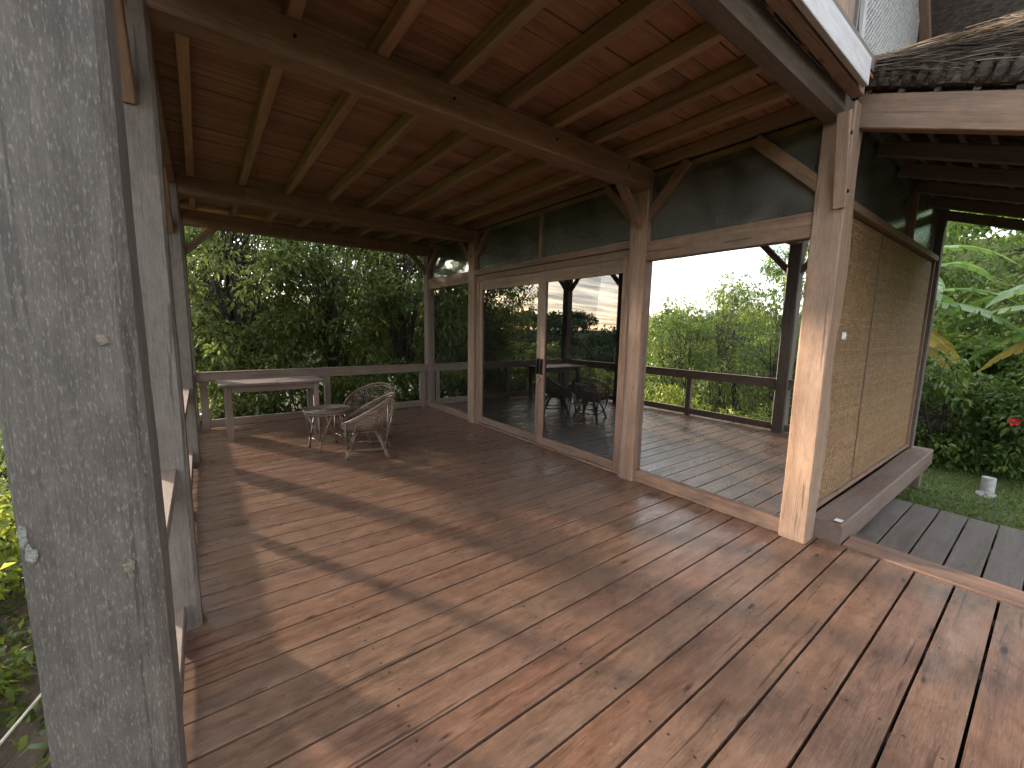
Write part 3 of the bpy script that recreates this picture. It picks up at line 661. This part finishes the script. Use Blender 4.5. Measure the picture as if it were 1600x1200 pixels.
railing('left railing bay between the two closest weathered posts', (pcx, 1.12, 0), (pcx, 2.42, 0), ())
railing('left railing bay with a middle baluster behind the second weathered post', (pcx, 2.59, 0), (pcx, 5.5, 0), (.49,))
railing('left railing bay at the far left corner of the deck', (pcx, 5.67, 0), (pcx, 7.13, 0), ())

# ---------------------------------------------------------------- plank table
tb = empty('plank_table', (.76, 6.56, 0)); tag(tb, 'long weathered plank table standing against the far railing', 'table')
TX0, TX1, TY0, TY1 = .13, 1.36, 6.24, 6.92
cuts = [TX0, .36, .80, TX1]
for k in range(3):
    timber('tabletop_plank', (cuts[k]+.002, 0, 0), (cuts[k+1]-.002, 0, 0), .1, .1, M_tab, tb) if False else None
yy = TY0
for k, wd in enumerate((.24, .21, .23)):
    xs = [TX0+random.uniform(-.01, .01), random.choice((.36, .8, 1.0)), TX1+random.uniform(-.01, .02)]
    for a, b_ in zip(xs[:-1], xs[1:]):
        timber('tabletop_plank', (a+.002, yy+wd/2, .725+random.uniform(-.003, .003)), (b_-.002, yy+wd/2, .725+random.uniform(-.003, .003)), wd-.006, .032, M_tab, tb, bev=.004, wob=.001)
    yy += wd
for x in (.235, 1.275):
    for y0 in (6.38, 6.82):
        timber('leg', (x, y0, 0), (x, y0, .705), .07, .07, M_rail, tb, upv=(1, 0, 0), bev=.005)
for y0 in (6.38, 6.82): timber('apron', (.272, y0, .66), (1.238, y0, .66), .03, .085, M_rail, tb, bev=.003)
for x in (.235, 1.275): timber('apron', (x, 6.417, .66), (x, 6.783, .66), .03, .085, M_rail, tb, bev=.003)

# ---------------------------------------------------------------- rattan furniture
def ringpts(fn, n=40): return [fn(2*math.pi*k/n) for k in range(n)]
def rattan_table(loc, rz):
    e = empty('rattan_table', loc, rz); tag(e, 'small round rattan side table with slatted cane top between chairs and plank table', 'table')
    B = WM[e.name]
    H, R = .485, .262
    mb = MB(); mb.tube(ringpts(lambda a: (R*math.cos(a), R*math.sin(a), H)), .016, 7, True); mb.tube(ringpts(lambda a: (R*.97*math.cos(a), R*.97*math.sin(a), H-.03)), .011, 6, True)
    mb.build('rim', M_rattan, B, e, True)
    r = R-.018; 
    while r > .03:
        mb = MB(); mb.tube(ringpts(lambda a: (r*math.cos(a), r*math.sin(a), H+.004), 32), .0048, 5, True); mb.build('cane_ring', M_rattan, B, e, True); r -= .0155
    for k in range(4):
        a = k*math.pi/4; mb = MB(); mb.tube([(-R*math.cos(a), -R*math.sin(a), H-.008), (R*math.cos(a), R*math.sin(a), H-.008)], .007, 6); mb.build('spoke', M_rattan_d, B, e, True)
    for k in range(4):
        a = math.pi/4+k*math.pi/2; f = Vector((.235*math.cos(a), .235*math.sin(a), 0)); kn = Vector((.215*math.cos(a), .215*math.sin(a), .15))
        mb = MB(); mb.tube([f, kn], [.015, .014], 7)
        for da in (-.62, .0, .62): mb.tube([kn-Vector((0, 0, .04)), Vector((R*.95*math.cos(a+da), R*.95*math.sin(a+da), H-.02))], .0105, 6)
        mb.build('leg', M_rattan, B, e, True)
        a2 = a+math.pi/2; k2 = Vector((.215*math.cos(a2), .215*math.sin(a2), .13))
        mb = MB(); mb.tube([kn-Vector((0, 0, .02)), k2], .0085, 6); mb.build('stretcher', M_rattan, B, e, True)
    for s in (-.05, .05):
        mb = MB(); mb.tube([(-.15, s, .133), (.15, s, .133)], .007, 6); mb.build('stretcher', M_rattan, B, e, True)
    return e
def rattan_chair(loc, rz, label):
    """round cane bowl chair, local +X is the way it faces"""
    e = empty('rattan_chair', loc, rz); tag(e, label, 'chair', 'round rattan chairs on the deck'); B = WM[e.name]
    def rim(a): return Vector((.30*math.cos(a)-.01, .315*math.sin(a), .555-.165*math.cos(a)))
    def seat(a): return Vector((.145*math.cos(a)+.03, .15*math.sin(a), .315-.01*math.cos(a)))
    def bowl(s, a):
        p = rim(a).lerp(seat(a), s); b_ = math.sin(math.pi*s)
        out = Vector((math.cos(a), math.sin(a), 0)); return p + out*.055*b_ + Vector((0, 0, -.035*b_))
    mb = MB(); mb.tube(ringpts(rim, 48), .0135, 7, True); mb.tube(ringpts(lambda a: bowl(.055, a)+Vector((0, 0, -.004)), 48), .011, 6, True); mb.build('rim', M_rattan, B, e, True)
    for k in range(2, 17):
        s = k/16.5
        mb = MB(); mb.tube(ringpts(lambda a: bowl(s, a), 40), .0052, 5, True); mb.build('cane_ring', M_rattan, B, e, True)
    for r in (.115, .09, .065, .04):
        mb = MB(); mb.tube(ringpts(lambda a: (r*math.cos(a)+.03, r*1.03*math.sin(a), .312), 28), .0052, 5, True); mb.build('cane_ring', M_rattan, B, e, True)
    for k in range(8):
        a = math.pi/8+k*math.pi/4
        mb = MB(); mb.tube([bowl(s/8, a)+Vector((math.cos(a), math.sin(a), -.6))*.009 for s in range(9)]+[Vector((.03, 0, .3))], .0085, 6); mb.build('rib', M_rattan_d, B, e, True)
    mb = MB(); mb.tube(ringpts(lambda a: seat(a)+Vector((0, 0, -.018)), 32), .012, 6, True); mb.build('seat_hoop', M_rattan_d, B, e, True)
    C = [(.24, .22), (-.24, .22), (-.24, -.22), (.24, -.22)]
    for i in range(4):
        (x0, y0), (x1, y1) = C[i], C[(i+1) % 4]
        f0, f1 = Vector((x0, y0, 0)), Vector((x1, y1, 0)); t0 = Vector((x0*.45+.02, y0*.45, .295)); t1 = Vector((x1*.45+.02, y1*.45, .295)); m_ = (t0+t1)/2+Vector((0, 0, .012))
        dn = (f1-f0).normalized()*.015
        pts = []
        for k in range(9):
            t = k/8; pts.append(f0.lerp(t0, t)+Vector((0, 0, .03*math.sin(t*math.pi))))
        pts2 = []
        for k in range(9):
            t = k/8; pts2.append(t1.lerp(f1, t)+Vector((0, 0, .03*math.sin(t*math.pi))))
        mb = MB(); mb.tube([q+dn for q in pts]+[m_]+[q-dn for q in pts2], .0145, 7); mb.build('leg_arch', M_rattan, B, e, True)
        k0 = f0.lerp(t0, .33); k1 = f1.lerp(t1, .33)
        mb = MB(); mb.tube([k0, k1], .0105, 6); mb.build('stretcher', M_rattan, B, e, True)
        a = math.atan2(y0, x0); tp = rim(a)
        mb = MB(); mb.tube([k0+Vector((0, 0, -.03)), k0.lerp(tp, .5)+Vector((math.cos(a), math.sin(a), 0))*.03, tp+Vector((math.cos(a), math.sin(a), 0))*.012], .0115, 6); mb.build('upright', M_rattan, B, e, True)
        a2 = math.atan2((y0+y1)/2, (x0+x1)/2)*.5+a*.5 if False else a+.5
        q = bowl(.25, a2)
        mb = MB(); mb.tube([k0, q+Vector((math.cos(a2), math.sin(a2), 0))*.012], .0075, 6); mb.build('strut', M_rattan, B, e, True)
    return e
rattan_table((1.185, 5.345, 0), rad(10))
rattan_chair((1.52, 4.83, 0), rad(158), 'round rattan chair with its side to the camera, closest to the camera')
rattan_chair((1.74, 5.52, 0), rad(212), 'round rattan chair behind the side table showing the inside of its cane bowl')

# ---------------------------------------------------------------- vegetation
def leaf_arrays(P, D, size, asp=.36, fold=.25, droop=.35):
    """folded leaves with a midrib: P base points, D directions"""
    n = len(P); D = D/np.maximum(np.linalg.norm(D, axis=1, keepdims=True), 1e-6)
    U = np.array([0, 0, 1.])+rng.normal(0, .55, (n, 3)); S = np.cross(D, U); S /= np.maximum(np.linalg.norm(S, axis=1, keepdims=True), 1e-6); Nn = np.cross(S, D)
    L = np.asarray(size).reshape(-1, 1)*np.ones((n, 1)); W = L*asp*rng.uniform(.8, 1.2, (n, 1))
    dn = np.array([0, 0, -1.])*L*droop
    mid = P+D*L*.5; l = mid-D*L*.06+S*W*.5+Nn*W*fold; r = mid-D*L*.06-S*W*.5+Nn*W*fold; tip = P+D*L+dn*rng.uniform(.3, 1, (n, 1))
    V = np.stack([P, l, mid, r, tip], 1).reshape(-1, 3); o = np.arange(n)[:, None]*5
    F = np.concatenate([o+[0, 2, 1], o+[0, 3, 2], o+[1, 2, 4], o+[2, 3, 4]], 0)
    return V, F
def unit(n):
    d = rng.normal(size=(n, 3)); return d/np.linalg.norm(d, axis=1, keepdims=True)
def crown_leaves(name, centers, radii, per, lsize, mat, parent=None, asp=.36, flat=.75, shell=.6, tone=None, M=None):
    """leaf clumps: each clump a small ball of leaves pointing outwards"""
    Ps, Ds, T, Sz = [], [], [], []
    for c, r in zip(centers, radii):
        m = max(6, int(per*(r/np.mean(radii))**2)); d = unit(m); rr_ = r*(shell+(1-shell)*rng.random((m, 1)))*rng.uniform(.35, 1, (m, 1))**.5
        off = d*rr_; off[:, 2] *= flat
        Ps.append(c+off); dd = d+rng.normal(0, .6, (m, 3)); dd[:, 2] -= .25; Ds.append(dd)
        T.append(np.clip(rng.normal(.45, .2, m)+rng.normal(0, .13), 0, 1)); Sz.append(rng.uniform(lsize*.65, lsize*1.25, m))
    P, D, T, Sz = np.concatenate(Ps), np.concatenate(Ds), np.concatenate(T), np.concatenate(Sz)
    V, F = leaf_arrays(P, D, Sz, asp)
    return link(name, mesh_np(name, V, F, np.repeat(T, 5)), mat, M, parent)
def tree(name, label, base, height, crown_c, crown_r, ncl, clr, per, lsize, mat, trunk_r=.09, group=None, asp=.36, lean=(0, 0), stems=1, cat='tree', keep=None):
    base = np.array(base, float); e = empty(name, base); tag(e, label, cat, group)
    cc = np.array(crown_c, float); cr = np.array(crown_r, float)
    d = unit(ncl); q = rng.uniform(.25, 1, (ncl, 1))**.45; C = cc+d*q*cr
    if keep is not None: C = C[np.array([keep(c) for c in C])]
    R = rng.uniform(clr*.65, clr*1.35, len(C))
    mb = MB(); tops = []
    for s in range(stems):
        b0 = base+np.array([rng.normal(0, .12), rng.normal(0, .12), 0])*(stems > 1)
        top = cc+np.array([rng.normal(0, .35*cr[0]), rng.normal(0, .35*cr[1]), cr[2]*.35])
        pts = [b0+(top-b0)*t+np.array([math.sin(t*5+s)*.06, math.cos(t*4+s)*.06, 0])*height*.12*(t > 0) for t in np.linspace(0, 1, 9)]
        mb.tube(pts, [trunk_r/math.sqrt(stems)*(1-.8*t)+.006 for t in np.linspace(0, 1, 9)], 7); tops.append(pts)
    for c in C:                               # limbs to a share of the clumps
        if rng.random() < .6:
            pts = tops[rng.integers(stems)]; k = rng.integers(2, 8); p0 = np.array(pts[k]); m_ = (p0+c)/2+np.array([0, 0, .12*np.linalg.norm(c-p0)])
            mb.tube([p0, p0*.5+m_*.5+rng.normal(0, .03, 3), m_, c], [trunk_r*.3/math.sqrt(stems)+.004, trunk_r*.22/math.sqrt(stems)+.003, .009, .004], 5)
    mb.build('trunk', M_bark, parent=e, local=tuple(base), smooth=True)
    crown_leaves('crown', C, R, per, lsize, mat, e, asp)
    return e
FG = 'trees behind the far railing'
far = [
 ((.7, 9.5), 5.4, (.75, 9.7, 2.3), (1.5, 1.3, 2.6), 'dense dark tree at the left end behind the far railing'),
 ((2.3, 9.4), 6.0, (2.3, 9.7, 2.6), (1.5, 1.2, 2.6), 'dark leafy tree behind the plank table'),
 ((3.9, 9.3), 6.2, (4.0, 9.6, 2.5), (1.5, 1.3, 2.7), 'dark leafy tree behind the rattan chairs'),
 ((5.6, 9.6), 6.5, (5.6, 9.8, 2.8), (1.6, 1.4, 2.9), 'dark leafy tree behind the far corner post'),
 ((7.5, 9.8), 6.5, (7.6, 10, 2.8), (1.7, 1.4, 2.9), 'dark leafy tree beyond the house end'),
]
for i, ((x, y), h, cc, cr, lab) in enumerate(far):
    tree('broadleaf_tree', lab, (x, y, float(gh(x, y))-.1), h, cc, cr, 190, .34, (80, 52, 78, 60, 60)[i], (.115, .15, .1, .13, .13)[i], (L_dark, L_mid, L_dark, L_mid, L_dark)[i], .08, FG, (.42, .34, .5, .4, .4)[i])
back = [((-.3, 17.), 'pale green tree seen behind the left end of the far trees'), ((3.4, 15.5), 'mid green tree behind the dark far trees'), ((7.4, 15.), 'mid green tree in the second row beyond the far trees'), ((11.5, 14.), 'mid green tree behind the house end')]
tree('broadleaf_tree', 'pale leafy tree filling the gap above the far left corner post', (.3, 11.4, float(gh(.3, 11.4))-.1), 6, (.1, 11.5, 2.9), (1.45, .9, 2.5), 130, .36, 52, .13, L_mid, .07, FG, .4)
for (x, y), lab in back:
    tree('broadleaf_tree', lab, (x, y, float(gh(x, y))-.1), 7, (x, y, 2.6), (2.7, 2, 3.6), 150, .55, 45, .2, L_mid, .15, FG, .42)
sp0 = [(rng.uniform(-2.2, 13), rng.uniform(12.2, 13.6), rng.uniform(1.6, 2.6), rng.uniform(.7, 1.1)) for _ in range(30)]+[(rng.uniform(-1.2, 1.5), rng.uniform(12.5, 14), rng.uniform(3, 4.2), 1.0) for _ in range(7)]
# shrubs right behind the far railing
for i, (x, y, r, lab) in enumerate(((.3, 8.35, .5, 'low leafy shrub under the left end of the far railing'), (1.35, 8.3, .55, 'low glossy shrub behind the plank table legs'), (2.4, 8.4, .5, 'low leafy shrub behind the rattan chairs'), (3.5, 8.3, .6, 'low leafy shrub at the far right railing corner'), (4.8, 8.3, .6, 'low shrub beyond the far corner post'))):
    tree('shrub', lab, (x, y, float(gh(x, y))-.05), 1, (x, y, .05), (.62, .35, .75), 42, .2, 50, .11, L_mid, .03, 'shrubs behind the far railing', .45, stems=4, cat='shrub')
# light green trees on the slope left of the deck (mostly seen mirrored in the big pane)
LT = [(-3.6, 4.0, 2.0), (-4.6, 5.3, 2.75), (-3.9, 6.6, 2.3), (-5.6, 3.9, 2.9), (-6.2, 6.3, 3.1), (-5.2, 7.7, 2.3), (-7.5, 5.0, 3.4), (-3.3, 2.6, 2.3), (-4.9, 2.3, 3.1), (-7.0, 8.6, 2.2), (-6.8, 3.0, 3.4)]
words = ['closest to the left railing middle', 'second back from the left railing', 'by the left railing towards the far corner', 'with thin stems on the slope', 'further down the slope', 'small one towards the valley', 'tallest back one in the large pane reflection', 'beside the second weathered post outside', 'behind the closest weathered post outside', 'low one at the valley edge', 'tall feathery one at the right of the reflection']
for (x, y, zt), wd in zip(LT, words):
    zt += .35
    zb = float(gh(x, y)); hc = (zt-zb)
    tree('slender_tree', 'slender light green tree '+wd, (x, y, zb-.1), hc, (x, y, zb+hc*.62), (1.0, 1.0, hc*.36), 70, .28, 50, .12, L_light, .045, 'light green trees left of the deck', .34, stems=3)
tree('slender_tree', 'thin tree with an open feathery top rising above the others in the large pane reflection', (-5.0, 4.3, -2.5), 6, (-5.0, 4.3, 3.3), (.7, .7, .9), 26, .2, 34, .15, L_light, .05, 'light green trees left of the deck', .3)
# low bushes hugging the slope right beside the deck
for i, (x, y, s, lab) in enumerate(((-1.9, 5.4, .75, 'bright yellow green bush left of the closest post'), (-1.7, 3.6, .6, 'bright green bush beside the left railing'), (-2.2, 7.3, .7, 'green bush below the far left deck corner'), (-1.8, 2.0, .55, 'low bush beside the closest weathered post'), (-3.2, 9.6, .8, 'low bush on the slope past the deck corner'), (-5.2, 10.8, .9, 'wide low bush further down the slope'))):
    zb = float(gh(x, y))
    tree('bush', lab, (x, y, zb), 1, (x, y, zb+s*.75), (s*1.15, s*1.2, s*.85), 60, .22, 48, .085, L_bright if i != 2 else L_mid, .025, 'bushes beside the deck', .42, stems=4, cat='bush')
# hedge shrubs of the right garden
for i, (x, y, h, lab) in enumerate(((9.0, 2.1, 1.5, 'dark hedge shrub beside the house corner'), (8.9, 1.05, 1.55, 'dense hedge shrub just right of the woven wall'), (9.0, .05, 1.5, 'dense hedge shrub with a red flower'), (9.1, -1.1, 1.5, 'hedge shrub at the right edge of the garden'), (9.2, -2.3, 1.5, 'hedge shrub outside the right edge'))):
    if i == 4: continue
    tree('hedge_shrub', lab, (x, y, -.4), 1.4, (x, y, .32), (.62, .72, .88), 90, .2, 60, .095, L_hedge, .04, 'hedge shrubs in the right garden', .5, stems=4, cat='shrub')
# red hibiscus flower
fl = empty('hibiscus_flower', (8.3, .27, .45)); tag(fl, 'single red hibiscus flower in the hedge', 'flower')
for k in range(5):
    a = k*2*math.pi/5; mb = MB(); c, s = math.cos(a), math.sin(a)
    def pt(r, w, d): return (-d, c*r-s*w, s*r+c*w)
    mb.v = [pt(.005, 0, .0), pt(.035, .022, .02), pt(.055, .012, .03), pt(.058, -.012, .03), pt(.035, -.022, .02), pt(.036, 0, .012)]
    mb.f = [(0, 1, 5), (1, 2, 5), (2, 3, 5), (3, 4, 5), (4, 0, 5)]
    mb.build('petal', M_red, Matrix.Translation((8.3, .27, .45)), fl)
mb = MB(); mb.tube([(0, 0, 0), (-.03, 0, .005), (-.06, 0, .02)], .004, 5); mb.build('stamen', simple('stamen', (.8, .5, .1)), Matrix.Translation((8.3, .27, .45)), fl)
# banana plants
def banana(label, base, leaves, h):
    e = empty('banana_plant', base); tag(e, label, 'banana plant', 'banana plants behind the hedge'); bx, by, bz = base
    mb = MB(); mb.tube([(bx, by, bz), (bx+.03, by, bz+h*.5), (bx, by+.03, bz+h)], [.12, .1, .07], 10); mb.build('stem', simple('banana_stem', (.07, .075, .03), .7), parent=e, local=base, smooth=True)
    for (az, el, L, W, mat, tilt) in leaves:
        p0 = Vector((bx, by, bz+h*.92)); d = Vector((math.sin(az)*math.cos(el), math.cos(az)*math.cos(el), math.sin(el)))
        n = 44; pts = []
        p = p0.copy()
        for k in range(n+1):
            pts.append(p.copy()); dd = d.copy(); dd.z -= 1.5*(k/n)**1.3; dd.normalize(); p = p+dd*L/n
        side0 = Vector((0, 0, 1)).cross(d); side0 = side0.normalized()
        V, F, lv = [], [], []
        k = 3; rr = random.Random(az*100+el)
        while k < n:
            ln = rr.choice((1, 1, 2, 3, 4)); k2 = min(k+ln, n); tear = rr.uniform(.0, .35)
            for sgn in (-1, 1):
                sag = rr.uniform(.1, .6)+tilt
                def wd(t): return W*math.sin(math.pi*min(1, max(.0, (t-2)/(n-2)))**.75)+.01
                b0 = len(V)
                for kk, sh in ((k, .06*ln), (k2, -.06*ln*tear)):
                    w_ = wd(kk); q = pts[kk]
                    tg = (pts[min(kk+1, n)]-pts[max(kk-1, 0)]).normalized()
                    sd = (side0*sgn).normalized()
                    V += [tuple(q), tuple(q+sd*w_*.5+Vector((0, 0, .06*w_))+tg*w_*.15), tuple(q+sd*w_*.95-Vector((0, 0, sag*w_*.45))+tg*w_*(.3+sh))]
                F += [(b0, b0+1, b0+4, b0+3), (b0+1, b0+2, b0+5, b0+4)]
                t_ = rr.uniform(.0, 1.); lv += [t_, t_*.8, min(1, t_*1.2)]*2
            k = k2
        o = link('leaf', mesh_np('leaf', np.array(V)-np.array(p0), np.array(F), np.array(lv)), mat, Matrix.Translation(p0), e)
        mb = MB(); mb.tube(pts[::2], [.018*(1-.85*i/(n/2)) for i in range(len(pts[::2]))], 6); mb.build('midrib', simple('midrib', (.25, .3, .1), .5), parent=o)
    return e
W_ = L_banana; Y_ = L_banana_y
def lf(az, el, L=2.3, W=.34, m=W_, t=0.): return (rad(az), rad(el), L, W, m, t)
banana('banana plant with broad torn leaves just right of the woven wall', (10.7, 2.35, .1), [lf(150, 62), lf(175, 40), lf(200, 25, 2.5), lf(235, 45), lf(120, 40), lf(90, 55), lf(20, 60), lf(215, 5, 2.0, .3, Y_), lf(190, -15, 1.8, .26, Y_, .5), lf(270, 35)], 1.9)
banana('banana plant with a long blue green leaf at the right edge', (10.6, -.75, .1), [lf(20, 40, 2.6), lf(350, 25, 2.7), lf(320, 45), lf(270, 40), lf(200, 45), lf(60, 50), lf(335, 5, 2.0, .3, Y_), lf(15, 10, 2.2), lf(100, 60)], 1.8)
banana('tall banana plant further back in the right garden', (13.0, 3.1, .3), [lf(0, 50, 2.8), lf(60, 40), lf(180, 45, 2.8), lf(220, 30), lf(270, 30), lf(310, 55), lf(120, 50), lf(250, 60)], 2.6)
# wooded backdrop of the right garden
RB = [(15.5, 3.6, 'left'), (17, .4, 'middle'), (16, -3.0, 'right')]
for x, y, wd in RB:
    tree('garden_tree', f'{wd} light green tree of the wooded bank behind the banana plants', (x, y, float(gh(x, y))), 6, (x, y, float(gh(x, y))+2.8), (1.9, 2.2, 3.0), 150, .5, 42, .2, L_light, .14, 'trees on the garden bank', .42)

# far wood across the valley: a mass nobody could count
def wood_mass(name, label, spots, per, cl, mat):
    C = []; R = []
    for x, y, h, r in spots:
        z = float(gh(x, y)); m_ = 26; d = unit(m_); d[:, 2] = np.abs(d[:, 2])
        C.append(np.array([x, y, z+h*.45])+d*np.array([r, r, h*.55])*rng.uniform(.75, 1, (m_, 1))); R.append(rng.uniform(.22, .4, m_)*r)
    o = crown_leaves(name, np.concatenate(C), np.concatenate(R), per, cl, mat, None, .7, .8)
    tag(o, label, 'woodland', kind='stuff'); return o
sp = []
while len(sp) < 330:
    a = rad(rng.uniform(-100, 2)); d_ = rng.uniform(38, 170); x, y = d_*math.sin(a), d_*math.cos(a)
    if x > -3: continue
    sp.append((x, y, rng.uniform(5, 8.5), rng.uniform(3, 5.5)))
wood_mass('distant_wood', 'dark wooded hills across the valley', sp, 16, .95, L_far)
sp = []
while len(sp) < 70:
    a = rad(rng.uniform(-92, -22)); d_ = rng.uniform(15, 36); x, y = d_*math.sin(a), d_*math.cos(a)
    z = float(gh(x, y)); top = min(rng.uniform(3, 5), 1.5+d_*math.tan(rad(2.2))-z)
    if top < 1.2: continue
    sp.append((x, y, top, rng.uniform(1.2, 2.2)))
wood_mass('valley_scrub', 'green scrub filling the valley left of the deck', sp, 30, .3, L_mid)
sp = [(rng.uniform(12.6, 15), rng.uniform(-4, 5), rng.uniform(1.5, 2.2), rng.uniform(.6, 1.)) for _ in range(26)]
wood_mass('garden_undergrowth', 'tangled green undergrowth behind the banana plants', sp, 30, .17, L_light)
sp = [(rng.uniform(20, 45), rng.uniform(-18, 30), rng.uniform(4, 7), rng.uniform(2.2, 3.5)) for _ in range(60)]
wood_mass('garden_wood', 'bright green wooded slope behind the right garden', sp, 20, .5, L_light)
wood_mass('undergrowth', 'tangled green undergrowth behind the far tree trunks', sp0, 34, .16, L_mid)
# ---------------------------------------------------------------- small garden things
mb = MB(); mb.tube([(0, 0, -.1), (.004, 0, .19)], .062, 18); mb.tube([(.004, 0, .186), (.004, 0, .192)], .05, 18)
o = mb.build('pipe_stub', simple('pipe_grey', (.4, .4, .39), .7, 0, 14, .3), Matrix.Translation((7.62, .36, -.38))); tag(o, 'short pale grey pipe stub standing in the lawn by the hedge', 'pipe')
mb = MB(); ring = [(math.cos(a)*.17*random.uniform(.8, 1.1), math.sin(a)*.1*random.uniform(.8, 1.1)) for a in np.linspace(0, 2*math.pi, 12, endpoint=False)]
mb.v = [(x, y, -.02) for x, y in ring]+[(x*.9, y*.9, .028) for x, y in ring]; mb.f = [(k, (k+1) % 12, 12+(k+1) % 12, 12+k) for k in range(12)]+[tuple(range(12, 24))]
o = mb.build('flat_stone', M_stone, Matrix.Translation((7.4, .36, -.375))); tag(o, 'flat pale stone on the lawn beside the pipe stub', 'stone')
mb = MB(); mb.tube([(-1.35, 2.3, -.75), (-.95, 2.9, -.6), (-.6, 3.6, -.42), (-.32, 4.2, -.2)], .008, 6)
o = mb.build('rope', M_rope); tag(o, 'thin pale rope slanting down beside the closest post', 'rope')
